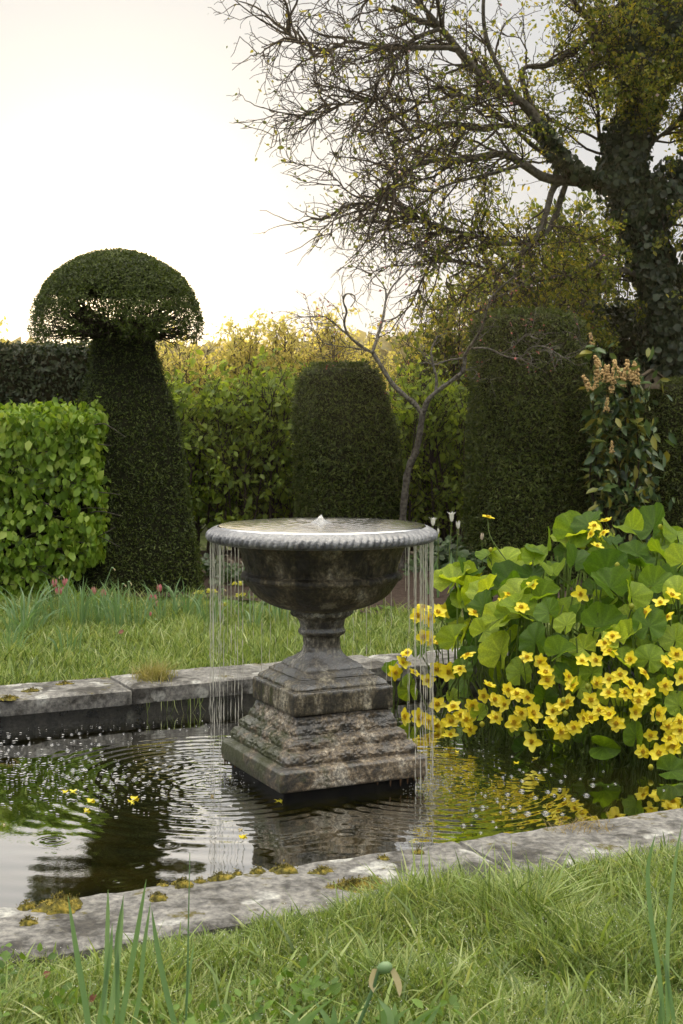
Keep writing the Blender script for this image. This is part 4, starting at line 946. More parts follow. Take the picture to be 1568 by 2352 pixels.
# ivy wrapping the trunk and limbs
ivy = empty('ivy', (at(1500, 0, td).x, td - .4, Z_GR), 'dark glossy ivy sheathing the trunk and lower limbs of the big tree', 'ivy')
def wrap(p, r, n, rg):
    t = rg.random(n) * (len(p) - 1.001); i = t.astype(int); f = (t - i)[:, None]; C = p[i] * (1 - f) + p[i + 1] * f
    rad = np.interp(t, np.linspace(0, len(p) - 1, len(r)), r); D = nrm(np.stack([rg.normal(size=n), rg.normal(size=n), .25 * rg.normal(size=n)], -1))
    lump = 1 + .35 * fbm(C + D * .3, 3.0, 3, 8)
    return C + D * (rad * lump * (.72 + .32 * rg.random(n)))[:, None], D
PP, NN = [], []
for p, r, n_ in ((trunk, [.30, .27, .28, .26, .22, .20, .20], 20000), (trunk2, [.26, .30, .28, .26, .28], 9000), (LB[9], [.22, .20, .26, .24], 6500), (LB[0][:12], [.17, .12, .08], 1500), (LB[12], [.3, .25], 2500), (LB[2][-8:], [.14, .18], 1100), (LB[11], [.3, .35], 2200)):
    a_, b_ = wrap(p, r, n_, rg); PP.append(a_); NN.append(b_)
P = np.vstack(PP); N = np.vstack(NN)
mb = MB(); leaf_cloud(mb, P, N, .055, LEAF8, .45, .9, .35, rg.random(len(P)), 1.6); mb.build('foliage', m_ivy, ivy)
mb = MB()
for p, r in ((trunk, .17), (trunk2, .15), (LB[9], .09)): tubes(mb, p[None], np.full((1, len(p)), r), 12)
mb.build('inner_stems', m_core, ivy)

# dark evergreen mass behind the right-hand yews, below the tree
boxhedge('evergreen_hedge', 'dark evergreen hedge behind the round yew column and the rhododendron', 'hedge', at(1330, 0, 14.2).x, 5.2, 14.2, 15.4, zf(700, 14.2), 30000, .06, m_ivy, LEAF8, 91, .16, .5, .7, .14, 1.4, True)
rg = np.random.default_rng(92); RNG = rg
shrub('leafy_shrub', 'tall backlit golden green shrub behind the round yew column', 'shrub', at(960, 0, 15.5).x, at(1420, 0, 15.5).x, 15.0, 16.4, zf(500, 15.5), 20000, .06, m_tree_leaf, 93, 90, 'leafy shrubs in the background', down=.2, twn=2200, upright=.16, twl=.35, leafz0=1.2,
      ztop_fn=lambda x: CAM_Z + (957 - np.interp(784 + x / 15.5 * F, [950, 1050, 1150, 1250, 1420], [760, 660, 560, 500, 480])) / F * 15.5)

# ------------------------------------------------------------------ rhododendron with old orange flower heads
m_rhod = leafmat('rhododendron_leaves', [(.028, .06, .028), (.06, .12, .045), (.12, .19, .06), (.30, .28, .05)], .3, (1.6, 1.3, .4), .3, .6, 4, .3)
m_head = plain('spent_flower_clusters', (.46, .30, .13), .8, .2, (.70, .50, .24), 60)
rd = 11.4
rho = empty('rhododendron', (at(1410, 0, rd).x, rd, Z_GR), 'rhododendron with long leaves and tan orange spent flower heads between two clipped yews', 'shrub')
rg = np.random.default_rng(95); RNG = rg
st = []
base = at(1420, 1290, rd)
for tx_, ty_ in ((1360, 890), (1378, 900), (1392, 870), (1410, 885), (1425, 868), (1440, 862), (1455, 870), (1360, 800), (1380, 960), (1440, 940), (1400, 1000), (1370, 1050), (1450, 1030), (1420, 1090), (1380, 1120), (1450, 1130), (1466, 980), (1365, 980)):
    e = at(tx_, ty_, rd - .35 + .3 * rg.random()); m_ = base.lerp(e, .5) + Vector((.12 * rg.normal(), .1 * rg.normal(), .05)); st.append(spline([tuple(base), tuple(m_), tuple(e)], 8))
mb = MB(); tubes(mb, np.array(st), np.linspace(.014, .004, 8)[None] * np.ones((len(st), 1)), 5); mb.build('branches', m_twig, rho)
mb = MB()
P, D = [], []
for p in st:
    for t in ([7] * 9 + [6] * 5 + [5] * 4 + [4] * 3):
        P.append(p[t] + .015 * rg.normal(size=3)); a = rg.random() * 6.28; D.append((math.cos(a), math.sin(a), -.35 + .4 * rg.normal()))
P = np.array(P); Y = nrm(np.array(D)); X = nrm(np.cross(Y, np.array([0, 0, 1.]) + .35 * rg.normal(size=Y.shape))); Zz = np.cross(X, Y)
instances(mb, LEAF8[0] * np.array([.95, 1, 1]), LEAF8[1], P, X, Y, Zz,   .125 * (.7 + .5 * rg.random(len(P))), rg.random(len(P)))
n_ = 900; P = np.array([st[i][rg.integers(3, 8)] for i in rg.integers(0, len(st), n_)]) + np.array([.11, .10, .12]) * rg.normal(size=(n_, 3)); P = P[(on_px(P)[0] > 1352)]
leaf_cloud(mb, P, nrm(rg.normal(size=(len(P), 3)) + np.array([0, -.6, .6])), .085, LEAF8, .4, .8, .4, rg.random(len(P)), .8)
mb.build('foliage', m_rhod, rho)
for (hx, hy, s, lean) in ((1357, 878, 1.0, -.5), (1367, 872, .8, .2), (1380, 842, 1.2, -.3), (1372, 853, 1.0, -.1), (1388, 858, 1.0, .2), (1398, 858, 1.0, -.2), (1408, 862, .9, 0), (1420, 848, 1.1, -.25), (1430, 868, .9, .1), (1440, 855, 1.2, 0), (1450, 850, 1.0, .2), (1460, 862, 1.0, .1), (1402, 882, .9, .2), (1392, 925, .8, .1), (1405, 1020, .7, 0), (1360, 772, .7, -.2)):
    c = at(hx, hy + 14, rd - .35); mb = MB(); k = 46
    t = rg.random(k); a = rg.random(k) * 6.28; R = .024 * s * (1.05 - .75 * t)
    ax = Vector((lean, 0, 1)).normalized(); Q_ = np.stack([c.x + ax.x * t * .135 * s + R * np.cos(a), c.y + R * np.sin(a), c.z - .02 + ax.z * t * .135 * s], -1)
    bl = np.array([(1, 0, 0), (-1, 0, 0), (0, 1, 0), (0, -1, 0), (0, 0, 1), (0, 0, -1)], float); bf = np.array([(0, 2, 4), (2, 1, 4), (1, 3, 4), (3, 0, 4), (2, 0, 5), (1, 2, 5), (3, 1, 5), (0, 3, 5)])
    E3 = np.tile(np.eye(3)[None], (k, 1, 1)); instances(mb, bl, bf, Q_, E3[:, 0], E3[:, 1], E3[:, 2],   .0105 * (.7 + .6 * rg.random(k)) * s, rg.random(k))
    mb.build('flower_head', m_head, rho, loc=tuple(c))

# ------------------------------------------------------------------ bird box half hidden in the ivy
m_wood = plain('weathered_wood', (.10, .075, .05), .85, .2, (.18, .15, .11), 35, .4)
m_roof = plain('mossy_box_roof', (.07, .055, .035), .85, .2, (.13, .10, .07), 30, .5)
m_hole = plain('entrance_hole', (.004, .004, .003), .9, .0)
bc = at(1494, 872, 12.05)
bb = empty('bird_box', tuple(bc), 'small wooden bird box with a pitched roof, half hidden in ivy above the right-hand yew', 'bird box')
def boxmb(c, s, mb=None):
    mb = mb or MB(); x, y, z = c; a, b_, h_ = s
    V = [(x + i * a / 2, y + j * b_ / 2, z + k * h_ / 2) for k in (-1, 1) for i, j in ((-1, -1), (1, -1), (1, 1), (-1, 1))]
    mb.add(V, Q=[(3, 2, 1, 0), (4, 5, 6, 7), (0, 1, 5, 4), (1, 2, 6, 5), (2, 3, 7, 6), (3, 0, 4, 7)]); return mb
mb = MB(); w_, h_ = .125, .15
V = [(bc.x - w_ / 2, bc.y - .06, bc.z - h_ / 2), (bc.x + w_ / 2, bc.y - .06, bc.z - h_ / 2), (bc.x + w_ / 2, bc.y - .06, bc.z + .02), (bc.x, bc.y - .06, bc.z + .07), (bc.x - w_ / 2, bc.y - .06, bc.z + .02)]
V2 = [(a, b_ + .12, c) for a, b_, c in V]
mb.add(V + V2, T=[(2, 3, 4), (7, 9, 8)], Q=[(0, 1, 2, 4), (6, 5, 9, 7), (1, 0, 5, 6), (2, 1, 6, 7), (0, 4, 9, 5), (3, 2, 7, 8), (4, 3, 8, 9)]); mb.build('box', m_wood, bb, smooth=False)
for s in (-1, 1):
    mb = MB(); V = []
    for y in (-.09, .08):
        for (dx, dz) in ((0, .078), (s * .098, .012), (s * .098, .024), (0, .092)): V.append((bc.x + dx, bc.y + y, bc.z + dz))
    mb.add(V, Q=[(0, 1, 2, 3), (7, 6, 5, 4), (0, 4, 5, 1), (1, 5, 6, 2), (2, 6, 7, 3), (3, 7, 4, 0)]); mb.build('roof', m_roof, bb, smooth=False)
mb = MB(); t = np.arange(16) / 16 * 2 * math.pi; P = np.stack([bc.x + .018 * np.cos(t), np.full(16, bc.y - .0625), bc.z - .012 + .018 * np.sin(t)], -1)
mb.add(np.vstack([P, P + np.array([0, .0024, 0]), P.mean(0)]), T=[((i + 1) % 16, i, 32) for i in range(16)], Q=[(i, (i + 1) % 16, 16 + (i + 1) % 16, 16 + i) for i in range(16)]); mb.build('entrance_hole', m_hole, bb)

# ------------------------------------------------------------------ bird on a branch
m_bird = plain('brown_feathers', (.045, .035, .028), .7, .2, (.08, .065, .05), 60)
bq = Vector(LB[1][0]); 
bp_ = LB[5]; xs, ys = on_px(np.array(bp_)); ib = int(np.argmin(np.abs(xs - 973))); bloc = Vector(bp_[ib]) + Vector((0, 0, .012))
brd = empty('bird', tuple(bloc), 'small dark bird perched upright on a bare limb left of the tree', 'bird')
prof = [(-.075, .004, .035), (-.05, .007, .026), (-.02, .013, .012), (0, .022, 0), (.02, .027, -.004), (.04, .026, -.002), (.055, .019, .002), (.065, .0165, .000), (.076, .0165, -.004), (.086, .011, -.008), (.090, .003, -.010)]
mb = MB(); k = 16; a = np.arange(k) / k * 2 * math.pi
R = np.array([np.stack([bloc.x + off + r * np.cos(a) * 1.05, bloc.y + r * np.sin(a), np.full(k, bloc.z + .01 + z)], -1) for z, r, off in prof]); mb.add(R.reshape(-1, 3), Q=grid_faces(k, len(prof), True)); mb.build('body', m_bird, brd)
mb = MB(); tubes(mb, np.array([[(bloc.x - .018, bloc.y, bloc.z + .088), (bloc.x - .026, bloc.y, bloc.z + .087), (bloc.x - .034, bloc.y, bloc.z + .085)]]), np.array([[.004, .0025, .0005]]), 6); mb.build('beak', m_hole, brd)
# ------------------------------------------------------------------ marsh marigolds
m_ml, n, l, b = newmat('marigold_leaf')
a = nd(n, 'ShaderNodeAttribute', attribute_name='v'); oi = nd(n, 'ShaderNodeObjectInfo')
tc = nd(n, 'ShaderNodeTexCoord'); nz = nd(n, 'ShaderNodeTexNoise', Scale=14.0, Detail=4.0); l.new(tc.outputs['Object'], nz.inputs['Vector'])
r0 = ramp(n, l, oi.outputs['Random'], [(0, (.050, .12, .012)), (.35, (.11, .21, .018)), (.7, (.23, .35, .03)), (1, (.38, .50, .06))])
r1 = ramp(n, l, a.outputs['Fac'], [(0, (.8, .85, .8)), (.5, (.95, .95, .95)), (.8, (1.25, 1.18, 1.2)), (1, (1.45, 1.3, 1.35))])
m1 = nd(n, 'ShaderNodeMix', data_type='RGBA', blend_type='MULTIPLY'); m1.inputs[0].default_value = 1; l.new(r0.outputs[0], m1.inputs[6]); l.new(r1.outputs[0], m1.inputs[7])
r2 = ramp(n, l, nz.outputs['Fac'], [(.38, (.8, .8, .8)), (.62, (1.15, 1.15, 1.1))])
m2 = nd(n, 'ShaderNodeMix', data_type='RGBA', blend_type='MULTIPLY'); m2.inputs[0].default_value = .8; l.new(m1.outputs[2], m2.inputs[6]); l.new(r2.outputs[0], m2.inputs[7])
l.new(m2.outputs[2], b.inputs['Base Color']); b.inputs['Roughness'].default_value = .42; b.inputs['Specular IOR Level'].default_value = .28
bp = nd(n, 'ShaderNodeBump', Strength=.35, Distance=.01); l.new(nz.outputs['Fac'], bp.inputs['Height']); l.new(bp.outputs[0], b.inputs['Normal'])
t_ = nd(n, 'ShaderNodeBsdfTranslucent'); tm = nd(n, 'ShaderNodeMix', data_type='RGBA', blend_type='MULTIPLY'); tm.inputs[0].default_value = 1; tm.inputs[7].default_value = (1.9, 1.6, .5, 1)
l.new(m2.outputs[2], tm.inputs[6]); l.new(tm.outputs[2], t_.inputs['Color'])
s = nd(n, 'ShaderNodeMixShader'); s.inputs[0].default_value = .55; l.new(b.outputs[0], s.inputs[1]); l.new(t_.outputs[0], s.inputs[2]); l.new(s.outputs[0], n['Material Output'].inputs[0])
m_stalk = leafmat('green_stalk', [(.10, .16, .03), (.17, .24, .05)], .2, rough=.4)
m_petal = leafmat('yellow_petal', [(.88, .74, .02), (.92, .80, .04), (.95, .88, .10)], .35, (1.05, 1.0, .6), .35, .4, 10, .2)
m_stam = plain('stamens', (.62, .40, .02), .6, .2, (.80, .58, .06), 200)
m_bud2 = leafmat('green_bud', [(.25, .30, .03), (.45, .42, .03)], .2)

def big_leaf_mesh(seed):
    r_ = np.random.default_rng(seed); nt, nr = 56, 9
    th = np.linspace(-math.pi + .30, math.pi - .30, nt)            # gap = the sinus where the stalk joins
    rad = np.linspace(0, 1, nr)[:, None]
    lobe = 1.0 + .05 * np.cos(th) - .22 * np.exp(-((np.abs(th) - math.pi + .3) / .35) ** 2)
    crn = .018 * np.sin(th * 19 + r_.random() * 6)
    R = rad * (lobe + crn)[None]
    asp = r_.uniform(.78, .98); x = R * np.sin(th)[None] * asp; y = R * np.cos(th)[None] * (1.06 - .10 * np.abs(np.sin(th)))[None]
    fold = .40 + .75 * r_.random(); cup = r_.uniform(-.2, .35)
    z = fold * np.abs(x) ** 1.3 * (1 - .2 * y) + cup * (x ** 2 + y ** 2) + .05 * R ** 2 * np.sin(3 * th + r_.random() * 6)[None] + .07 * R ** 3 * np.sin(8 * th + r_.random() * 6)[None] - r_.uniform(0, .35) * np.clip(y, 0, 1) ** 2
    vein = np.abs(np.cos(th * 4.6 + .2 * np.sin(5 * th)))[None] ** 10 * np.clip(rad * 4, 0, 1) * (1 - .4 * rad)
    z = z - .018 * vein * rad
    mb = MB(); mb.add(np.stack([x, y, z], -1).reshape(-1, 3), Q=grid_faces(nt, nr), a=(.45 + .5 * vein + .05 * r_.random()).reshape(-1))
    return mb.mesh('marigold_leaf', m_ml)
LEAFM = [big_leaf_mesh(100 + i) for i in range(9)]
def flower_meshes(seed, npet, open_):
    r_ = np.random.default_rng(seed); mb = MB()
    for k in range(npet):
        a0 = k / npet * 2 * math.pi + .12 * r_.normal(); nu, nv = 7, 8
        u = np.linspace(-1, 1, nu)[None]; v = np.linspace(0.06, 1, nv)[:, None]
        w = .37 * np.sin(np.clip(v, 0, 1) ** .8 * math.pi * .86 + .12) ** .75 * (1 + .1 * r_.random())
        L = 1 + .08 * r_.normal(); x = u * w; y = v * L - .09 * u ** 2 * v + .02 * np.cos(u * 6 + k)
        z = open_ * (.18 * v + .30 * v ** 2) - .34 * (1 - open_) * v ** 2 + .10 * u ** 2 * (1 - v * .3) + .03 * np.sin(u * 4 + k) * v + .05 * r_.normal() * v
        xx = x * math.cos(a0) + y * math.sin(a0); yy = -x * math.sin(a0) + y * math.cos(a0)
        mb.add(np.stack([xx, yy, z + .012 * (k % 2)], -1).reshape(-1, 3), Q=grid_faces(nu, nv), a=.2 + .6 * r_.random())
    me = mb.mesh('flower', m_petal)
    mb = MB(); k = 70; a = r_.random(k) * 6.28; rr = .30 * np.sqrt(r_.random(k)); h = .10 + .16 * (1 - (rr / .3) ** 2 * .3) + .04 * r_.normal(size=k)
    P0 = np.stack([rr * .4 * np.cos(a), rr * .4 * np.sin(a), np.full(k, .0)], -1); P1 = np.stack([rr * np.cos(a), rr * np.sin(a), h], -1)
    tubes(mb, np.stack([P0, P0 * .3 + P1 * .7, P1], 1), np.array([[.012, .012, .030]]) * np.ones((k, 1)), 4)
    t = np.arange(10) / 10 * 6.283; C = np.array([np.stack([q * np.cos(t), q * np.sin(t), np.full(10, z)], -1) for z, q in ((0, .1), (.08, .13), (.17, .10), (.21, .02))]); mb.add(C.reshape(-1, 3), Q=grid_faces(10, 4, True))
    return me, mb.mesh('stamens', m_stam)
FLM = [flower_meshes(200 + i, (5, 6, 6, 7, 6, 5)[i], (.55, .35, .8, .45, .2, .65)[i]) for i in range(6)]

MC = Vector((1.50, 6.98, 0)); MA, MBY, MH = 1.12, 1.15, .93
def dome_hit(px_, py_, inset=0.0):
    """where the sight line of a pixel meets the mound; falls back to its depth plane"""
    a, b_, c = MA - inset, MBY - inset, MH - inset
    dv = Vector(((px_ - 784) / F, 1, -(py_ - 957) / F)); o = Vector((0, 0, CAM_Z)) - MC
    A = (dv.x / a) ** 2 + (dv.y / b_) ** 2 + (dv.z / c) ** 2; B = 2 * (dv.x * o.x / a ** 2 + dv.y * o.y / b_ ** 2 + dv.z * o.z / c ** 2); C = (o.x / a) ** 2 + (o.y / b_) ** 2 + (o.z / c) ** 2 - 1
    D = B * B - 4 * A * C
    t = -B / (2 * A) if D < 0 else (-B - math.sqrt(D)) / (2 * A)
    if (CAM_Z + dv.z * t) < .03: t = (CAM_Z - .03) / -dv.z
    p = Vector((0, 0, CAM_Z)) + dv * t; N = Vector((p.x - MC.x, p.y - MC.y, (p.z) * 1.3)).normalized()
    return p, N
plants = {
    'tall': empty('marsh_marigold', (1.75, 7.1, 0), 'tall marsh marigold at the back right with the biggest overlapping round leaves and few flowers', 'marsh marigold', 'marsh marigolds growing in the pool'),
    'mid': empty('marsh_marigold', (.95, 6.95, 0), 'marsh marigold left of the tall one, its big leaves leaning out towards the bowl', 'marsh marigold', 'marsh marigolds growing in the pool'),
    'front': empty('marsh_marigold', (1.25, 6.15, 0), 'low marsh marigold crowded with yellow flowers at the front right over the water', 'marsh marigold', 'marsh marigolds growing in the pool'),
    'left': empty('marsh_marigold', (.55, 6.75, 0), 'straggling flowering marsh marigold seen through the right-hand trickles of the fountain', 'marsh marigold', 'marsh marigolds growing in the pool'),
    'small': empty('marsh_marigold', (.20, 7.05, 0), 'small marsh marigold with a few flowers just right of the fountain stem', 'marsh marigold', 'marsh marigolds growing in the pool')}
rgm = np.random.default_rng(300)
def frame(N, up, roll=0.0):
    Z = N.normalized(); Y = (up - Z * up.dot(Z))
    if Y.length < 1e-3: Y = Vector((0, 1, 0))
    Y.normalize(); X = Y.cross(Z); return X, Y, Z
def place(name, me, plant, p, N, up, s, roll=0.0, squash=1.0):
    X, Y, Z = frame(N, up); q = __import__('mathutils').Matrix((X, Y, Z)).transposed().to_euler()
    root = plants[plant]; o = link(name, me, root, p - root.location); o.rotation_euler = q
    if roll: o.rotation_euler.rotate_axis('Z', roll)
    o.scale = (s * squash, s, s); return o
def stem_to(p, base, r, name, parent, mat=m_stalk, sag=.15, k=8):
    """a stalk from base up to p, as a child of parent (which may be rotated)"""
    m_ = p.lerp(base, .5) + Vector((.02 * rgm.normal(), .02 * rgm.normal(), sag * (p.z - base.z) * .4)); c = spline([tuple(base), tuple(m_), tuple(p)], k)
    mb = MB(); tubes(mb, c[None], (np.linspace(r * 1.2, r * .8, k))[None], 6)
    return mb.build(name, mat, parent)
cnt = {k: 0 for k in plants}
# traced big leaves (display pixels: x, y, half width, tilt of the tip from vertical in degrees, facing: -1 left .. 1 right, pitch 0 edge-on .. 1 face-on)
BIG = [(1040, 1335, 50, 20, -.5, .75), (1160, 1290, 44, 12, .3, .8), (1120, 1275, 30, -8, .5, .6), (1175, 1335, 50, 60, -.2, .8), (1228, 1280, 40, 15, .1, .7), (1255, 1262, 50, -35, -.3, .6), (1320, 1225, 62, 55, 0, .8), (1350, 1205, 45, 10, .2, .7), (1320, 1292, 50, 25, .35, .95), (1270, 1315, 40, -5, -.2, .8),
       (1405, 1245, 34, 0, .1, .5), (1450, 1215, 45, -40, .2, .8), (1500, 1212, 58, 0, 0, .75), (1555, 1230, 62, 20, .2, .8), (1460, 1270, 40, -70, .2, .6), (1520, 1275, 45, 10, -.2, .7), (1568, 1290, 45, 40, 0, .8), (1390, 1310, 58, 70, -.3, .6), (1470, 1300, 45, -60, 0, .5), (1400, 1350, 55, -20, .3, .9), (1450, 1370, 45, 15, .2, .95), (1500, 1345, 50, 50, .2, .6), (1555, 1360, 40, 0, -.4, .8), (1190, 1365, 55, 30, -.2, .6), (1220, 1320, 40, 10, .2, .8),
       (1090, 1345, 36, -20, .1, .7), (1060, 1380, 44, 25, -.4, .8), (1025, 1415, 30, 30, -.7, .8), (1110, 1395, 42, -5, 0, .6), (1045, 1470, 40, 20, -.2, .9), (1085, 1510, 34, 0, .1, .8), (1150, 1420, 55, 65, -.3, .6), (1195, 1405, 50, -60, .1, .5), (1240, 1372, 48, 80, 0, .5), (1260, 1405, 38, -30, .2, .7), (1300, 1435, 34, 10, -.2, .8), (1380, 1440, 62, 65, .3, .6), (1420, 1470, 40, -30, .1, .7), (1490, 1438, 52, 5, .1, .95), (1550, 1470, 44, 0, .3, .8), (1445, 1455, 34, 60, 0, .7),
       (1230, 1475, 46, -10, .1, .95), (1150, 1500, 50, 5, -.1, .95), (1165, 1410, 34, 65, -.2, .7), (1285, 1500, 40, 60, 0, .6), (1340, 1490, 44, -50, .2, .6), (1110, 1450, 40, 40, 0, .7), (1060, 1540, 32, 10, 0, .8), (1195, 1545, 40, -15, 0, .9), (1290, 1545, 26, -20, .4, .8), (1360, 1545, 36, 30, -.2, .9), (1250, 1600, 36, 10, .1, .95), (1430, 1520, 36, -30, .2, .8), (1490, 1515, 40, 20, 0, .8), (1550, 1530, 40, 0, .1, .8),
       (940, 1585, 34, -10, .1, .9), (900, 1535, 22, 0, .2, .5), (965, 1500, 22, 20, 0, .7), (1385, 1715, 38, 100, -.3, .9), (1540, 1770, 46, 90, .2, .7), (1340, 1690, 26, 10, 0, .7), (1460, 1690, 34, 0, .2, .9), (1520, 1650, 34, 20, 0, .8), (1200, 1720, 30, 80, 0, .5), (1180, 1680, 22, 0, .2, .8), (1100, 1640, 26, 30, 0, .7), (1400, 1600, 36, 0, 0, .8), (1560, 1620, 36, -20, 0, .8), (1330, 1580, 30, 40, 0, .8), (1040, 1600, 22, 0, 0, .7)]
def plant_for(x, y):
    if x < 905 or (x < 960 and y < 1640 and y > 1480): return 'small'
    if x < 1110 and y > 1400: return 'left'
    if y > 1500: return 'front'
    if x < 1260: return 'mid'
    return 'tall'
def put_leaf(x, y, hw, tip, face, pitch, inset, j):
    p, N = dome_hit(x, y, inset)
    pl = plant_for(x, y)
    if pl == 'small': p = at(x, y, 7.05); 
    if pl == 'left' and x < 990: p = at(x, y, 6.8)
    cnt[pl] += 1
    if cnt[pl] > 99: return
    toc = Vector((-p.x * .2 + face * .9, -1, .25 + .3 * rgm.normal() * .5)); pitch = pitch * rgm.uniform(.55, 1.05); nn = (toc.normalized() * pitch + Vector((.5 * rgm.normal(), .15, 1)) * (1.05 - pitch) * .9 + N * .35 + Vector((.3 * rgm.normal(), 0, .2 * rgm.normal()))).normalized()
    t = math.radians(tip); up = Vector((math.sin(t), .15, math.cos(t))); nn = (nn - Vector((0, 0, .25)) * pitch).normalized()
    s = hw * p.y / F * .96
    me = LEAFM[(j * 5 + int(x)) % len(LEAFM)]
    o = place('leaf', me, pl, p, nn, up, s, 0, rgm.uniform(.82, 1.0))
    base = Vector(plants[pl].location); b2 = Vector((p.x * .35 + base.x * .65 + .08 * rgm.normal(), max(p.y + .08, p.y * .5 + base.y * .5 + .1), max(0.0, p.z - .45)))
    c = spline([(0, 0, 0), tuple((b2 - p) * .5 + Vector((0, .02, .04))), tuple(b2 - p)], 6)
    Mi = o.rotation_euler.to_matrix().inverted(); c = np.array([tuple(Mi @ Vector(q)) for q in c]) / np.array(o.scale)
    mb = MB(); tubes(mb, c[None], (np.linspace(.0042, .006, 6) / s)[None], 6); link('stalk', mb.mesh('stalk', m_stalk), o)
for j, q in enumerate(BIG): put_leaf(*q, 0.0 if j % 3 else .06, j)
# filling leaves deeper in the mound, darker gaps between
k = 0
for i in range(170):
    x = rgm.uniform(985, 1700); y = rgm.uniform(1225, 1760)
    topy = np.interp(x, [985, 1060, 1150, 1300, 1400, 1700], [1420, 1320, 1275, 1220, 1215, 1215]); boty = np.interp(x, [985, 1100, 1200, 1400, 1600], [1560, 1660, 1700, 1745, 1775])
    if not (topy < y < boty): continue
    hw = np.interp(y, [1220, 1450, 1750], [52, 46, 28]) * rgm.uniform(.7, 1.1)
    put_leaf(x, y, hw, rgm.uniform(-60, 60), rgm.uniform(-.5, .5), rgm.uniform(.45, .9), rgm.uniform(.10, .34), i + 100)
# far side of the mound (seen from a step aside)
for i in range(26):
    a = rgm.uniform(-.3, math.pi + .3); z = rgm.uniform(.2, .8); q = math.sqrt(max(.05, 1 - (z / MH) ** 2)) * .95
    p = Vector((MC.x + MA * q * math.cos(a), MC.y + MBY * q * math.sin(a), z))
    if cnt['tall'] < 99: cnt['tall'] += 1; place('leaf', LEAFM[i % 9], 'tall', p, Vector((math.cos(a), math.sin(a), .8)), Vector((.3 * rgm.normal(), .3 * rgm.normal(), 1)), .11 * rgm.uniform(.8, 1.2))
# flowers traced from the photograph (x, y in zoom pixels of the marigold crop, face: 1 towards the camera .. 0 upwards)
FL = [(550, 135, .1), (1105, 180, .5), (1165, 155, .1), (1090, 220, .4), (1155, 215, .2), (1120, 285, .3), (490, 455, .2), (655, 535, .2), (640, 580, .4), (725, 605, .5), (550, 670, .5), (1035, 533, .9), (480, 630, .5), (215, 605, .3), (290, 630, .5), (185, 645, .7), (245, 660, .9), (320, 620, .7), (215, 755, 1), (255, 775, .5), (290, 795, .1), (130, 845, .2), (65, 945, 1), (105, 895, .5), (165, 945, .2), (445, 853, .1), (345, 940, .8), (285, 925, .7), (405, 925, .5), (235, 985, .9),
      (285, 1110, .8), (120, 1175, .8), (200, 1180, .9), (240, 1200, .8), (285, 1225, .6), (270, 1275, .3), (370, 1125, .4), (410, 1165, .8), (360, 1200, .6), (470, 1115, .8), (455, 1240, .9), (355, 1270, .4), (530, 1065, 1), (590, 1085, .7), (555, 1015, .1), (655, 1035, .9), (700, 1055, .6), (640, 1110, .7), (760, 1075, 1), (725, 1155, .9), (785, 1155, .9), (690, 1205, .9), (590, 1180, .6), (780, 1305, .8), (755, 865, .5), (825, 885, .9), (850, 945, .5), (860, 985, .8),
      (1185, 835, .4), (1040, 885, .5), (1115, 880, .6), (970, 965, .8), (995, 1010, .4), (1295, 875, .8), (1120, 1000, .8), (1185, 980, .7), (1240, 955, .7), (1365, 945, .4), (1480, 895, .5), (1535, 850, .8), (1475, 1010, 1), (1560, 970, .8), (1085, 1085, 1), (1130, 1140, .8), (1055, 1185, .9), (1000, 1230, .9), (930, 1255, 1), (890, 1145, .8), (935, 1110, .6), (970, 1095, .7), (1185, 1165, .4), (1220, 1210, .9), (1265, 1050, .6), (1340, 1040, .8), (1390, 1060, .6), (1340, 1095, .7), (1320, 1150, 1), (1440, 1160, .8), (1490, 1225, .8), (1555, 1245, .9), (1400, 1270, .9), (1355, 1355, 1), (1440, 1365, .7), (1520, 1330, .6), (1550, 1200, .7), (1450, 580, .5), (1375, 630, .6), (1490, 655, .2), (1510, 540, .4), (1200, 755, .7), (1160, 790, .6), (785, 490, .4), (1290, 1000, .6), (1180, 1050, .5), (1090, 1180, .6), (880, 1200, .4), (440, 1190, .7), (1580, 1300, .6), (1610, 1180, .8), (1640, 1020, .6), (1600, 1080, .8), (1660, 1250, .7), (1500, 1290, .6)]
fc = {k: 0 for k in plants}
for i, (zx, zy, fcm) in enumerate(FL):
    x, y = 878 + .44 * zx, 1129 + .44 * zy
    p, N = dome_hit(x, y, -.03 if y > 1450 else -.015)
    pl = plant_for(x, y)
    if pl == 'small': p = at(x, y, 6.98)
    if x < 1010 and pl == 'left': p = at(x, y, 6.62 if y > 1600 else 6.75)
    if zx == 550: p = at(x, y, 7.2); pl = 'mid'
    nn = Vector((-p.x * .15 + .35 * rgm.normal(), -fcm - .05, 1.15 - fcm + .12 * rgm.normal())).normalized()
    px_r = np.interp(y, [1180, 1450, 1750], [16, 18.5, 21.5]) * rgm.uniform(.86, 1.14)
    s = px_r * p.y / F
    fm, sm = FLM[i % 6]
    o = place('flower', fm, pl, p, nn, Vector((.3 * rgm.normal(), .2, 1)), s, rgm.random() * 6)
    link('stamens', sm, o)
    base = Vector(plants[pl].location); L = rgm.uniform(.16, .34)
    if zx == 550: b2 = at(1165, 1290, 7.15)
    else: b2 = Vector((p.x + (base.x - p.x) * .25, p.y + .10 + .05 * rgm.random(), max(-.02, p.z - L)))
    stem_to(p - nn * .004, b2, .0028, 'flower_stem', plants[pl])
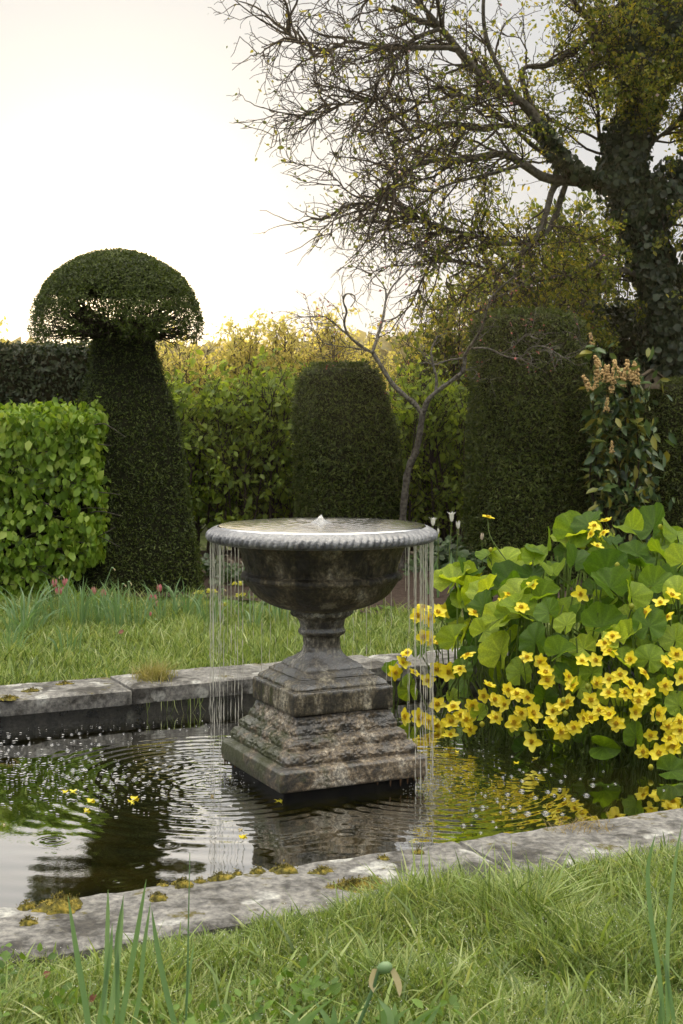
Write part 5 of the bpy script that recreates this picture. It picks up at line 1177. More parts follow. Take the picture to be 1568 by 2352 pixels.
# buds
for i, (zx, zy) in enumerate(((565, 305), (1450, 185), (1070, 1018), (945, 1090), (735, 880), (520, 1215), (955, 1160), (790, 1245), (1400, 1440), (1225, 385), (1300, 600))):
    x, y = 878 + .44 * zx, 1129 + .44 * zy; p, N = dome_hit(x, y, -.03); pl = plant_for(x, y)
    mb = MB(); t = np.arange(10) / 10 * 6.283; C = np.array([np.stack([p.x + q * np.cos(t), p.y + q * np.sin(t), np.full(10, p.z + z)], -1) for z, q in ((-.012, .003), (-.006, .010), (.004, .012), (.012, .008), (.016, .001))]); mb.add(C.reshape(-1, 3), Q=grid_faces(10, 5, True))
    ob = mb.build('bud', m_bud2, plants[pl], loc=tuple(p)); stem_to(p - Vector((0, 0, .012)), p + Vector((.02, .08, -.16)), .0022, 'flower_stem', plants[pl])
# dark undergrowth stalks inside the mound
mb = MB(); k = 260; a = rgm.random(k) * 6.28; q = .85 * np.sqrt(rgm.random(k)); x = MC.x + MA * q * np.cos(a); y = MC.y + MBY * q * np.sin(a); zt = MH * np.sqrt(1 - q ** 2) * .9
P = np.stack([np.stack([x * .9 + MC.x * .1, y * .9 + MC.y * .1, np.full(k, -.03)], -1), np.stack([x * .97, y, zt * .5], -1), np.stack([x, y, zt], -1)], 1); P[:, 1:] += .03 * rgm.normal(size=P[:, 1:].shape)
tubes(mb, P, np.array([[.006, .005, .004]]) * np.ones((k, 1)), 5); o = mb.build('undergrowth_stems', m_stalk, plants['tall']); o['kind'] = 'stuff'
# ------------------------------------------------------------------ grass
m_grass = leafmat('grass_blades', [(.08, .13, .025), (.18, .27, .060), (.30, .40, .11), (.50, .54, .26)], .38, (1.35, 1.25, .6), .36, .5, 2.2, .3)
m_straw = leafmat('dry_grass', [(.30, .24, .10), (.42, .34, .16)], .35, (1.2, 1, .7), .6, .2)
m_blue = leafmat('bulb_leaves', [(.11, .20, .09), (.19, .31, .15), (.30, .42, .24)], .35, (1.4, 1.4, .6), .32, .5, 8, .3)
def blades(mb, P, H, W, lean=.5, seg=4, a=None, dirs=None, curl=1.0):
    """curved tapering blades; P (n,3) feet, H heights, W widths"""
    n = len(P); th = RNG.random(n) * 2 * math.pi
    D = np.stack([np.cos(th), np.sin(th), 0 * th], -1) if dirs is None else dirs
    ln = lean * (.2 + RNG.random(n)); tw = RNG.random(n) * 2 * math.pi
    S = np.stack([np.cos(tw), np.sin(tw), 0 * tw], -1)
    t = np.linspace(0, 1, seg + 1)
    C = P[:, None] + np.array([0, 0, 1.])[None, None] * (H[:, None] * (t - .28 * ln[:, None] * curl * t ** 2))[..., None] + D[:, None] * (H * ln)[:, None, None] * (t ** 1.8)[None, :, None]
    w = W[:, None] * (1 - t[None] ** 2.2) * .5 + .0001
    Lf = C - S[:, None] * w[..., None]; Rt = C + S[:, None] * w[..., None]
    V = np.stack([Lf, Rt], 2).reshape(n, (seg + 1) * 2, 3)
    q = np.array([(2 * i, 2 * i + 1, 2 * i + 3, 2 * i + 2) for i in range(seg)])
    Q = (q[None] + (np.arange(n) * (seg + 1) * 2)[:, None, None]).reshape(-1, 4)
    if a is None: a = RNG.random(n)
    mb.add(V.reshape(-1, 3), Q=Q, a=np.repeat(a, (seg + 1) * 2))
rg = np.random.default_rng(400); RNG = rg
def lawn_near(n):
    x = rg.uniform(-1.5, 2.0, n * 3); y = rg.uniform(2.45, 5.2, n * 3)
    u, v = puv(x, y); edge = V_NEAR - .34 + .05 * fbm(np.stack([u, 0 * u, 0 * u], -1), 5, 3, 3)
    k = (v < edge) & (np.abs(x) < .245 * y + .25); x, y, v, u = x[k], y[k], v[k], u[k]
    return x[:n], y[:n], (edge[k] - v)[:n]
x, y, dv = lawn_near(85000)
S3 = np.stack([x, y, 0 * x], -1)
pt = fbm(S3, 6, 3, 11); H = (.042 + .075 * np.clip(pt + .25, 0, 1.5) ** 1.4 + .03 * np.clip(fbm(S3, 7, 2, 12), 0, 1)) * (.35 + .65 * np.clip(dv / .28, 0, 1))
H = H * (.55 + .8 * rg.random(len(x)))
# tall tuft that hides the stone edge at mid right
for cx, cy, rr, hh in ((.20, 3.84, .15, .10), (.06, 3.74, .10, .05), (.32, 3.88, .10, .05), (1.0, 4.12, .14, .05), (1.2, 4.2, .10, .04), (-.16, 3.68, .10, .05), (-.9, 3.30, .10, .03), (-.35, 3.55, .08, .03)):
    H += hh * np.exp(-(((x - cx) ** 2 + (y - cy) ** 2) / rr ** 2)) * (.5 + .7 * rg.random(len(x)))
mb = MB(); P = np.stack([x, y, np.full(len(x), Z_GR - .005)], -1)
blades(mb, P, H, .0022 + .0028 * rg.random(len(x)), .95, 4)
k = rg.choice(len(x), 5200, replace=False); blades(mb, P[k], H[k] * 1.35, .005 + .005 * rg.random(5200), 1.1, 4)
k = rg.choice(np.nonzero(dv > .25)[0], 700, replace=False); blades(mb, P[k], .09 + .09 * rg.random(700), .006 + .005 * rg.random(700), 1.0, 5)
tag(mb.build('grass', m_grass), 'dewy tufted grass in the foreground in front of the near coping', 'grass', kind='stuff')
mb = MB(); k = rg.choice(len(x), 5000, replace=False); blades(mb, P[k], H[k] * .75, .0018 + .0012 * rg.random(5000), 1.2, 4)
tag(mb.build('dry_grass', m_straw), 'straw coloured dead blades scattered through the foreground grass', 'dry grass', kind='stuff')
# dew on the near blades
m_dew, n_d, l_d, b_d = newmat('dew'); b_d.inputs['Base Color'].default_value = (.9, .92, .92, 1); b_d.inputs['Roughness'].default_value = .05; b_d.inputs['Specular IOR Level'].default_value = 1.0
mb = MB(); kk = rg.choice(len(x), 5000, replace=False); OB = (np.array([(1, 0, 0), (-1, 0, 0), (0, 1, 0), (0, -1, 0), (0, 0, 1), (0, 0, -1)], float), np.array([(0, 2, 4), (2, 1, 4), (1, 3, 4), (3, 0, 4), (2, 0, 5), (1, 2, 5), (3, 1, 5), (0, 3, 5)]))
Pd = P[kk] + np.stack([.02 * rg.normal(size=5000), .02 * rg.normal(size=5000), H[kk] * (.45 + .5 * rg.random(5000))], -1); E3 = np.tile(np.eye(3)[None], (5000, 1, 1))
instances(mb, OB[0], OB[1], Pd, E3[:, 0], E3[:, 1], E3[:, 2], .0008 + .0007 * rg.random(5000))
tag(mb.build('dew', m_dew), 'dew drops sparkling on the foreground grass', 'dew', kind='stuff')
# far lawn
n = 260000; x = rg.uniform(-2.9, 2.4, n); y = rg.uniform(6.0, 12.3, n); u, v = puv(x, y)
bedl = 9.75 + .6 * np.clip(.25 - x, -1, 1.2)
k = (v > V_FAR + .34 + .04 * fbm(np.stack([u, 0 * u, 0 * u], -1), 6, 3, 3)) & (np.abs(x) < .245 * y + .3) & (y < bedl); x, y, v = x[k], y[k], v[k]
S3 = np.stack([x, y, 0 * x], -1); pt = fbm(S3, 5.0, 3, 13); zone = np.clip((v - V_FAR - 1.0) / .8, 0, 1)
H = (.028 + .035 * np.clip(pt + .4, 0, 1.5) + .02 * zone * np.clip(.5 + pt, 0, 1.4)) * (.6 + .8 * rg.random(len(x)))
mb = MB(); P = np.stack([x, y, np.full(len(x), Z_GR - .005)], -1); blades(mb, P, H, .0035 + .0035 * rg.random(len(x)), .7, 3)
k = rg.choice(len(x), 5000, replace=False); blades(mb, P[k], H[k] * 1.5 + .03, .006 + .005 * rg.random(5000), .8, 4)
tag(mb.build('grass', m_grass), 'lawn grass between the pool and the flower border at the foot of the hedges', 'grass', kind='stuff')
# lawn out of frame left, right
n = 50000; x = rg.uniform(-6, 6, n); y = rg.uniform(2.0, 12, n); u, v = puv(x, y)
k = ((v > V_FAR + .36) | (v < V_NEAR - .36) | (u < U_L - .35) | (u > U_R + .35)) & (np.abs(x) > .245 * y + .2); x, y = x[k], y[k]
mb = MB(); P = np.stack([x, y, np.full(len(x), Z_GR - .005)], -1); blades(mb, P, .05 + .05 * rg.random(len(x)), .010 + .006 * rg.random(len(x)), .7, 3)
tag(mb.build('grass', m_grass), 'grass running on past both sides of the view', 'grass', kind='stuff')
# leafy weeds in the foreground turf
m_weed = leafmat('weed_leaves', [(.07, .14, .018), (.12, .22, .03), (.18, .30, .05)], .38, (1.5, 1.35, .55), .4, .4, 6, .3)
mb = MB()
for cx, cy, n_, rr in ((-.80, 3.30, 60, .10), (-.74, 3.02, 50, .10), (-.60, 3.12, 30, .07), (-.22, 3.05, 90, .12), (-.08, 3.18, 60, .09), (-.30, 2.93, 50, .08), (.05, 2.98, 40, .08), (-.95, 3.42, 40, .06), (-.42, 3.05, 30, .06), (.20, 3.02, 30, .06)):
    P = np.stack([cx + rr * rg.normal(size=n_) * .6, cy + rr * rg.normal(size=n_) * .6, Z_GR + .03 + .06 * rg.random(n_)], -1)
    leaf_cloud(mb, P, np.tile([0, -.35, 1.], (n_, 1)), .021, LEAF8, .5, -.3, .4, rg.random(n_), 1.3)
tag(mb.build('weeds', m_weed), 'bright green leafy weeds in the foreground turf at the lower left', 'weeds', kind='stuff')
# low leafy planting under the hedges
m_bedl = leafmat('border_leaves', [(.035, .065, .025), (.07, .12, .045), (.13, .20, .085)], .3, (1.4, 1.4, .6), .35, .55, 5, .3)
def low_clump(label, cx, cy, w, h, n_, leaf, cat='border plant', grp='low leafy plants in the border', mat=None, name='border_plant', dpth=.25):
    root = empty(name, (cx, cy, Z_GR), label, cat, grp); mb = MB()
    x = cx + w * rg.normal(size=n_) * .5; y = cy + dpth * rg.normal(size=n_) * .5; z = Z_GR + .03 + h * rg.random(n_) ** .8 * np.exp(-((x - cx) / w) ** 2)
    P = np.stack([x, y, z], -1); leaf_cloud(mb, P, np.tile([0, -.45, .9], (n_, 1)), leaf, LEAF8, .45, .1, .4, rg.random(n_), 1.5)
    mb.build('foliage', mat or m_bedl, root); mb = MB()
    i = rg.integers(0, n_, min(n_, 90)); B = P[i].copy(); B[:, 2] = Z_GR; B[:, :2] = B[:, :2] * .6 + np.array([cx, cy]) * .4; tubes(mb, np.stack([B, (B + P[i]) / 2 + .01, P[i]], 1), np.full((len(i), 3), .0025), 3); mb.build('stems', m_stalk, root)
for px_, py_, w, h, n_, lf, lab in ((1035, 1300, .34, .28, 420, .055, 'leafy clump at the feet of the white tulips'), (1100, 1310, .30, .22, 330, .06, 'lobed leafy clump right of the white tulips, behind the marsh marigold'), (985, 1290, .22, .20, 200, .05, 'small leafy clump just right of the bowl rim'),
                                (490, 1310, .20, .16, 170, .05, 'leafy clump at the right foot of the mushroom topiary'), (545, 1325, .20, .14, 130, .045, 'sparse leafy clump in the soil left of the bowl'), (1170, 1310, .3, .14, 220, .05, 'low leafy clump at the foot of the round yew column')):
    g = ground(px_, py_ + 25, Z_GR); low_clump(lab, g.x, g.y, w, h, n_, lf)
# narrow edging board between lawn and border
m_edge = plain('dark_edging', (.03, .026, .022), .8, .3, (.06, .055, .05), 20)
p0, p1 = ground(478, 1338, Z_GR), ground(1075, 1332, Z_GR + .0)
mb = MB(); d_ = (p1 - p0).normalized(); nx = Vector((-d_.y, d_.x, 0)); V = []
for z in (Z_GR - .02, Z_GR + .035):
    for q in (p0 - nx * .015, p1 - nx * .015, p1 + nx * .015, p0 + nx * .015): V.append((q.x, q.y, z))
mb.add(V, Q=[(3, 2, 1, 0), (4, 5, 6, 7), (0, 1, 5, 4), (1, 2, 6, 5), (2, 3, 7, 6), (3, 0, 4, 7)]); tag(mb.build('border_edging', m_edge, smooth=False, loc=tuple(p0.lerp(p1, .5))), 'dark low edging between the far lawn and the flower border', 'edging')

# ------------------------------------------------------------------ bulbs
def strap(mb, p0, p1, w, k=9, bend=None, side=None):
    """one strap leaf from p0 to p1"""
    b_ = Vector(bend) if bend is not None else Vector((0, 0, 0)); m_ = p0.lerp(p1, .55) + b_
    c = spline([tuple(p0), tuple(m_), tuple(p1)], k); t = np.linspace(0, 1, k); ww = w * np.clip(1 - t ** 3.5, .03, 1) * (.7 + .3 * np.minimum(t * 4, 1)) * .5
    s = np.array(side if side is not None else (1, .25, 0)); s = s / np.linalg.norm(s); f = np.array([-s[1], s[0], 0]) * .3
    V = np.stack([c - s * ww[:, None], c + f * ww[:, None], c + s * ww[:, None]], 1).reshape(-1, 3)
    mb.add(V, Q=grid_faces(3, k), a=.3 + .5 * rg.random())
def bulb_clump(label, px_, py_, n_, h, w, spread, name='daffodil', cat='daffodil', group='bulb clumps in the far grass', z=Z_GR, lean=.45):
    g = ground(px_, py_, z); root = empty(name, tuple(g), label, cat, group)
    for i in range(n_):
        a = rg.random() * 6.28; q = spread * rg.random(); p0 = g + Vector((q * math.cos(a), q * math.sin(a), 0)); H_ = h * (.6 + .5 * rg.random()); ln = lean * (.3 + rg.random()) * (1 if rg.random() < .85 else 2.2)
        p1 = p0 + Vector((math.cos(a) * H_ * ln, math.sin(a) * H_ * ln * .6, H_ * (1.05 - .5 * min(ln, 1)))); mb = MB(); th = rg.random() * 3.14
        strap(mb, p0, p1, w * (.7 + .5 * rg.random()), 8, (-math.cos(a) * H_ * ln * .22, 0, H_ * .12), (math.cos(th), math.sin(th), 0)); mb.build('leaf', m_blue, root)
    return root
bulb_clump('big fountain-shaped clump of strap leaves at the left edge of the far lawn', 55, 1455, 60, .36, .012, .10, lean=.75)
for i, (a, b_, n_, h, lab) in enumerate(((135, 1440, 34, .36, 'leaf clump under the two leftmost pink tulips'), (185, 1445, 30, .34, 'leaf clump under the middle pair of pink tulips'), (230, 1440, 26, .36, 'upright leaf clump left of the tallest blade by the mushroom topiary'), (272, 1445, 26, .36, 'leaf clump holding the tallest upright blade'), (315, 1440, 24, .32, 'leaf clump under the right-hand group of pink tulips'), (372, 1430, 22, .30, 'leaf clump in front of the right corner of the mushroom topiary'), (430, 1425, 22, .30, 'leaf clump right of the last pink tulip'), (480, 1440, 18, .26, 'leaf clump left of the cowslips'), (20, 1500, 20, .24, 'low arching leaf clump in the bottom left of the far lawn'), (580, 1440, 20, .24, 'leaf clump under the left half of the bowl'), (640, 1430, 16, .22, 'leaf clump behind the left trickles, close to the bowl foot'), (160, 1500, 14, .20, 'splayed grey green leaf clump in the middle of the left lawn'))):
    bulb_clump(lab, a, b_, n_, h, .010, .09)
def lathe_at(mb, c, prof, k=12, ax=None, sx=1.0):
    t = np.arange(k) / k * 6.283; ax = Vector(ax or (0, 0, 1)).normalized(); u = ax.orthogonal().normalized(); w = ax.cross(u)
    R = np.array([[tuple(c + ax * z + u * (r * math.cos(q)) + w * (r * math.sin(q))) for q in t] for z, r in prof]); mb.add(R.reshape(-1, 3), Q=grid_faces(k, len(prof), True))
def petal_shell(mb, c, h, r, a0, wid, flare=0.0, ax=(0, 0, 1)):
    """one tulip tepal as a curved shell"""
    nu, nv = 5, 8; u = np.linspace(-1, 1, nu)[None]; v = np.linspace(0, 1, nv)[:, None]
    rr = r * np.sin(np.clip(v * .80 + .10, 0, 1) * math.pi * .95) ** .7 + flare * r * np.clip(v - .62, 0, 1) ** 2 * 9; w = wid * np.sin(np.clip(v * .93 + .07, 0, 1) * math.pi * .999) ** .6
    an = a0 + u * w; rr = rr + 0 * an; ax = Vector(ax).normalized()
    V = np.stack([c.x + rr * np.cos(an) + ax.x * h * v, c.y + rr * np.sin(an) + ax.y * h * v, c.z + h * v * (1 - .06 * u ** 2) + 0 * an], -1); mb.add(V.reshape(-1, 3), Q=grid_faces(nu, nv), a=.2 + .6 * rg.random())
m_pink = leafmat('pink_tepals', [(.50, .13, .17), (.62, .24, .27), (.72, .40, .36)], .35, (1.2, .9, .8), .4, .3, 40, .5)
m_white = leafmat('white_tepals', [(.80, .80, .74), (.86, .86, .82)], .35, (1.05, 1.05, .9), .4, .3)
def tulip(label, hx, hy, d, h, r, mat, grp, name='tulip', flare=0, leaves=2, hgt=None):
    c = at(hx, hy, d) - Vector((0, 0, h * .5)); foot = Vector((c.x + .03 * rg.normal(), d + .02, Z_GR)); root = empty(name, tuple(foot), label, 'tulip', grp)
    mb = MB(); cc = spline([tuple(foot), tuple(foot.lerp(c, .55) + Vector((.01 * rg.normal(), 0, 0))), tuple(c)], 10); tubes(mb, cc[None], np.full((1, 10), .0028), 6); mb.build('stem', m_stalk, root)
    for k in range(6):
        mb = MB(); petal_shell(mb, c, h * (1 if k % 2 else .95), r * (1 if k % 2 else .86), k * math.pi / 3 + .3 * rg.random(), .62, flare, (.08 * rg.normal(), 0, 1)); mb.build('petal', mat, root)
    for k in range(leaves):
        mb = MB(); a = rg.random() * 6.28; strap(mb, foot, foot + Vector((.10 * math.cos(a), .05 * math.sin(a), (c.z - foot.z) * .62)), .022, 8, (-.02 * math.cos(a), 0, .02)); mb.build('leaf', m_blue, root)
PK = [(103, 172, 'pink tulip, leftmost and in the upper pair'), (187, 167, 'pink tulip beside the leftmost one, under a drooping withered flower'), (127, 232, 'pink tulip low in the left cluster, left of its twin'), (160, 232, 'pink tulip low in the left cluster, right of its twin'), (404, 232, 'pink tulip alone in the middle, the larger of two'), (479, 250, 'pink tulip just right of and below the large middle one'), (906, 212, 'pink tulip standing highest in the right-hand group beside a withered daffodil'), (840, 283, 'pink tulip left of a touching pair in the right-hand group'), (874, 284, 'pink tulip right of a touching pair in the right-hand group'), (881, 330, 'pink tulip lowest of the right-hand group of four'), (1096, 337, 'pink tulip on its own furthest right'), (838, 410, 'tiny pale pink tulip low in the grass')]
for i, (zx, zy, lab) in enumerate(PK):
    x_, y_ = 94 + .3 * zx, 1286 + .3 * zy; sc = 1 if i < 7 else (.72 if i < 11 else .5)
    tulip(lab, x_, y_, 9.9 - (.3 if i > 6 else 0) - (.5 if i == 11 else 0), .060 * sc, .0185 * sc, m_pink, 'pink tulips in the far grass')
for x_, y_, h, lab, fl in ((994, 1197, .062, 'white tulip nearest the bowl rim', 1.), (1037, 1186, .072, 'tallest and widest open white tulip', 1.3), (1052, 1204, .060, 'white tulip lowest of three, at the right', .6)):
    tulip(lab, x_, y_, 10.4, h, .017, m_white, 'white tulips by the round yew column', flare=fl)
tulip('narrow closed white tulip bud beside the bowl rim', 1006, 1219, 10.3, .045, .007, m_white, 'white tulips by the round yew column', leaves=1)
tulip('withered cream tulip right of the white tulips', 1106, 1231, 10.2, .055, .012, plain('withered_petal', (.45, .38, .28), .7, .2, (.6, .52, .4), 60), 'white tulips by the round yew column', leaves=2)
# spent daffodils
m_seed = plain('seed_pod_green', (.13, .22, .09), .35, .5, (.20, .30, .13), 30)
m_with = leafmat('papery_petal', [(.42, .33, .15), (.60, .52, .30), (.72, .66, .46)], .4, (1.1, 1, .8), .7, .2, 30, .5)
def spent(label, foot, head, r, L, grp, sides=(-1, 1), hang=True):
    root = empty('spent_daffodil', tuple(foot), label, 'daffodil', grp); mb = MB(); cc = spline([tuple(foot), tuple(foot.lerp(head, .55) + Vector((0, 0, .01))), tuple(head - Vector((r, 0, r * .3)))], 12)
    tubes(mb, cc[None], np.full((1, 12), max(.0028, r * .32)), 8); mb.build('stem', m_blue, root)
    mb = MB(); lathe_at(mb, head - Vector((r * 1.3, 0, .2 * r)), [(0, r * .25), (r * .4, r * .75), (r * 1.1, r), (r * 1.9, r * .92), (r * 2.4, r * .55), (r * 2.55, .001)], 16, (1, 0, .18)); mb.build('seed_pod', m_seed, root)
    for s in sides:
        p0 = head + Vector((s * r * (1.2 if s > 0 else 1.7), -.002, -.1 * r)); p1 = p0 + Vector((s * r * (1.2 if s > 0 else .2), -.004, -L * (1 if s > 0 else .85))); mb = MB(); strap(mb, p0, p1, r * 1.25, 10, (s * r * .35, 0, 0), (1, .4, 0)); mb.build('withered_petal', m_with, root)
dn = 2.92
spent('spent daffodil in the foreground grass with a green pod and two hanging brown petals', at(806, 2395, dn), at(884, 2222, dn), .0125, .056, None)
for hx, hy, fx, L_, lab in ((258, 1304, 220, .02, 'leaning spent daffodil against the mushroom topiary'), (142, 1322, 150, .025, 'drooping spent daffodil above the left pink tulips'), (283, 1341, 275, .02, 'spent daffodil with an upright green pod in the middle of the bulbs'), (296, 1336, 300, .025, 'pale spent daffodil just right of the upright pod'), (386, 1348, 402, .025, 'spent daffodil beside the tallest pink tulip of the right group'), (408, 1359, 420, .02, 'spent daffodil with two cream petals at the right of the bulbs'), (512, 1352, 512, .015, 'thin spent daffodil behind the left trickles')):
    h_ = at(hx, hy, 9.95); spent(lab, Vector((at(fx, 0, 9.95).x, 9.95, Z_GR)), h_, .008, L_, 'spent daffodils among the tulips', (1,) if hx != 142 else (-1, 1))
# foreground strap leaves, traced (feet below the picture, tips)
fg = empty('daffodil_leaves', tuple(ground(215, 2500, Z_GR)), 'clump of tall grey green strap leaves at the lower left foreground', 'daffodil')
def fgl(root, pts, w, d, mat=None, nm='leaf', side=(1, .3, 0)):
    c = spline([tuple(at(a, b_, d)) for a, b_ in pts], 16); t = np.linspace(0, 1, 16); ww = w * np.clip(1 - t ** 5, .06, 1) * .5; s = nrm(np.array(side, float)); f = np.array([-s[1], s[0], 0]) * .45
    V = np.stack([c - s * ww[:, None], c + f * ww[:, None] * .5, c + s * ww[:, None]], 1).reshape(-1, 3); mb = MB(); mb.add(V, Q=grid_faces(3, 16), a=.3 + .5 * rg.random()); mb.build(nm, mat or m_blue, root)
for pts, w in (([(215, 2440), (195, 2300), (175, 2180), (156, 2056)], .0125), ([(232, 2440), (243, 2250), (247, 2120), (248, 2042)], .010), ([(238, 2440), (262, 2270), (275, 2160), (283, 2062)], .012), ([(262, 2440), (292, 2270), (315, 2140), (336, 2018)], .012), ([(425, 2440), (385, 2290), (362, 2180), (348, 2086)], .012), ([(285, 2440), (318, 2300), (330, 2180), (346, 2070)], .010), ([(268, 2440), (270, 2250), (268, 2160), (285, 2050)], .009), ([(210, 2440), (235, 2300), (252, 2200), (258, 2120)], .010)):
    fgl(fg, pts, w, 2.95)
fs = empty('grass_stalk', tuple(at(424, 2440, 3.0)), 'single tall thin pale green grass stalk rising in front of the stone edge', 'grass stalk')
mb = MB(); c = spline([tuple(at(a, b_, 3.0)) for a, b_ in ((424, 2440), (430, 2250), (433, 2100), (436, 1958))], 14); tubes(mb, c[None], np.linspace(.0032, .0008, 14)[None], 6); mb.build('stem', m_blue, fs)
fgl(fs, [(428, 2300), (436, 2230), (446, 2160)], .006, 3.0)
fr_ = empty('daffodil_leaves', tuple(at(1545, 2460, 3.05)), 'few tall blue green strap leaves at the lower right edge of the foreground', 'daffodil')
for pts, w in (([(1530, 2460), (1515, 2250), (1495, 2110), (1487, 2010), (1493, 1960), (1505, 1915)], .011), ([(1536, 2460), (1532, 2260), (1535, 2120), (1550, 1980), (1566, 1890)], .010), ([(1560, 2460), (1545, 2330), (1530, 2230), (1520, 2190)], .010), ([(1500, 2460), (1512, 2360), (1518, 2290)], .009)): fgl(fr_, pts, w, 3.0)
for i, (pts, lab) in enumerate((([(690, 2440), (735, 2330), (760, 2290)], 'broad leaf clump at the bottom edge left of the spent daffodil'), ([(900, 2440), (935, 2330), (950, 2280)], 'broad leaf clump at the bottom edge right of the spent daffodil'))):
    rt = empty('daffodil_leaves', tuple(at(pts[0][0], 2440, 2.9)), lab, 'daffodil')
    for q in range(7):
        dx = rg.uniform(-70, 60); e = rg.uniform(-60, 60); fgl(rt, [(pts[0][0] + dx * .5, 2440), (pts[1][0] + dx, 2345 + rg.uniform(-10, 20)), (pts[2][0] + dx + e, 2300 + rg.uniform(-15, 30))], .016, 2.88 + .05 * rg.random())
# cowslips
m_cow = leafmat('cowslip_yellow', [(.62, .60, .10), (.78, .74, .22)], .4, (1.1, 1.1, .6), .5, .2)
for i, (hx, hy, lab) in enumerate(((486, 1355, 'cowslip just left of the left trickles'), (478, 1385, 'low cowslip left of the left trickles'), (512, 1386, 'cowslip low behind the left trickles'), (545, 1338, 'tallest cowslip in front of the dark soil beside the bowl'), (551, 1364, 'cowslip head under the tallest one'), (458, 1358, 'small pale cowslip nearest the last pink tulip'), (878, 1337, 'lone cowslip seen right of the bowl foot'), (560, 1400, 'faint cowslip behind the left trickles nearest the bowl'))):
    h_ = at(hx, hy, 9.7); root = empty('cowslip', (h_.x, 9.72, Z_GR), lab, 'cowslip', 'cowslips in the far grass'); mb = MB(); tubes(mb, spline([(h_.x, 9.72, Z_GR), (h_.x + .01, 9.71, (h_.z + Z_GR) / 2), tuple(h_)], 7)[None], np.full((1, 7), .003), 5); mb.build('stem', m_stalk, root)
    mb = MB(); n_ = 26; th = rg.random(n_) * 6.28; D = nrm(np.stack([np.cos(th), np.sin(th), -.5 + .7 * rg.random(n_)], -1)); X = nrm(np.cross(D, rg.normal(size=(n_, 3)))); Zz = np.cross(X, D)
    instances(mb, LEAF4[0] * np.array([1.5, 1, 1]), LEAF4[1], np.tile(np.array(h_), (n_, 1)) + D * .008, X, D, Zz, .030 * (.7 + .6 * rg.random(n_)), rg.random(n_)); mb.build('flower_head', m_cow, root)
    mb = MB(); n_ = 12; P = np.stack([h_.x + .04 * rg.normal(size=n_), 9.7 + .03 * rg.normal(size=n_), np.full(n_, Z_GR + .04)], -1); leaf_cloud(mb, P, np.tile([0, -.3, 1.], (n_, 1)), .07, LEAF8, .3, 0, .4, rg.random(n_), 1.1); mb.build('leaf_rosette', m_weed, root)

# ------------------------------------------------------------------ things on the stones and on the water
m_moss, n, l, b = newmat('moss')
tc = nd(n, 'ShaderNodeTexCoord'); nz = nd(n, 'ShaderNodeTexNoise', Scale=55.0, Detail=5.0); l.new(tc.outputs['Object'], nz.inputs['Vector'])
r = ramp(n, l, nz.outputs['Fac'], [(.36, (.05, .042, .008)), (.5, (.13, .115, .016)), (.64, (.30, .23, .035))]); l.new(r.outputs[0], b.inputs['Base Color']); b.inputs['Roughness'].default_value = .95
bp = nd(n, 'ShaderNodeBump', Strength=1.0, Distance=.01); l.new(nz.outputs['Fac'], bp.inputs['Height']); l.new(bp.outputs[0], b.inputs['Normal'])
def moss(hx, hy, wpx, hpx, label, z0=Z_COP, thick=.018, seed=0):
    g = ground(hx, hy, z0); w = wpx / 2 * g.y / F; dpt = max(.02, hpx / 2 * g.y / F * g.y / (CAM_Z - z0) * .55); mb = MB(); nr, na = 14, 44; t = np.linspace(0, 1, nr)[:, None]; a = (np.arange(na) / na * 6.283)[None]
    o = 1 + .38 * fbm(np.stack([np.cos(a[0]) * 1.5 + seed, np.sin(a[0]) * 1.5, 0 * a[0]], -1), 1.5, 3, seed)[None]
    X = w * t * o * np.cos(a); Y = dpt * t * o * np.sin(a); Zz = .75 * thick * (1 - t ** 2) ** .6 + 0 * a
    P = np.stack([g.x + X * math.cos(TH) - Y * math.sin(TH), g.y + X * math.sin(TH) + Y * math.cos(TH), z0 - .006 + Zz], -1); P[..., 2] += .005 * fbm(P.reshape(-1, 3), 60, 3, seed).reshape(P.shape[:2]) * (1 - t ** 4)
    mb.add(P.reshape(-1, 3), Q=grid_faces(na, nr, True))
    n_ = int(900 * w * dpt / .004); ii = rg.integers(0, nr - 1, n_); jj = rg.integers(0, na, n_); Pp = P[ii, jj] + .003 * rg.normal(size=(n_, 3))
    leaf_cloud(mb, Pp, np.tile([0, -.2, 1.], (n_, 1)), .006, NEEDLE, .8, -.8, .9, rg.random(n_), 1.5)
    tag(mb.build('moss_cushion', m_moss, loc=tuple(g)), label, 'moss', 'moss cushions on the pool coping')
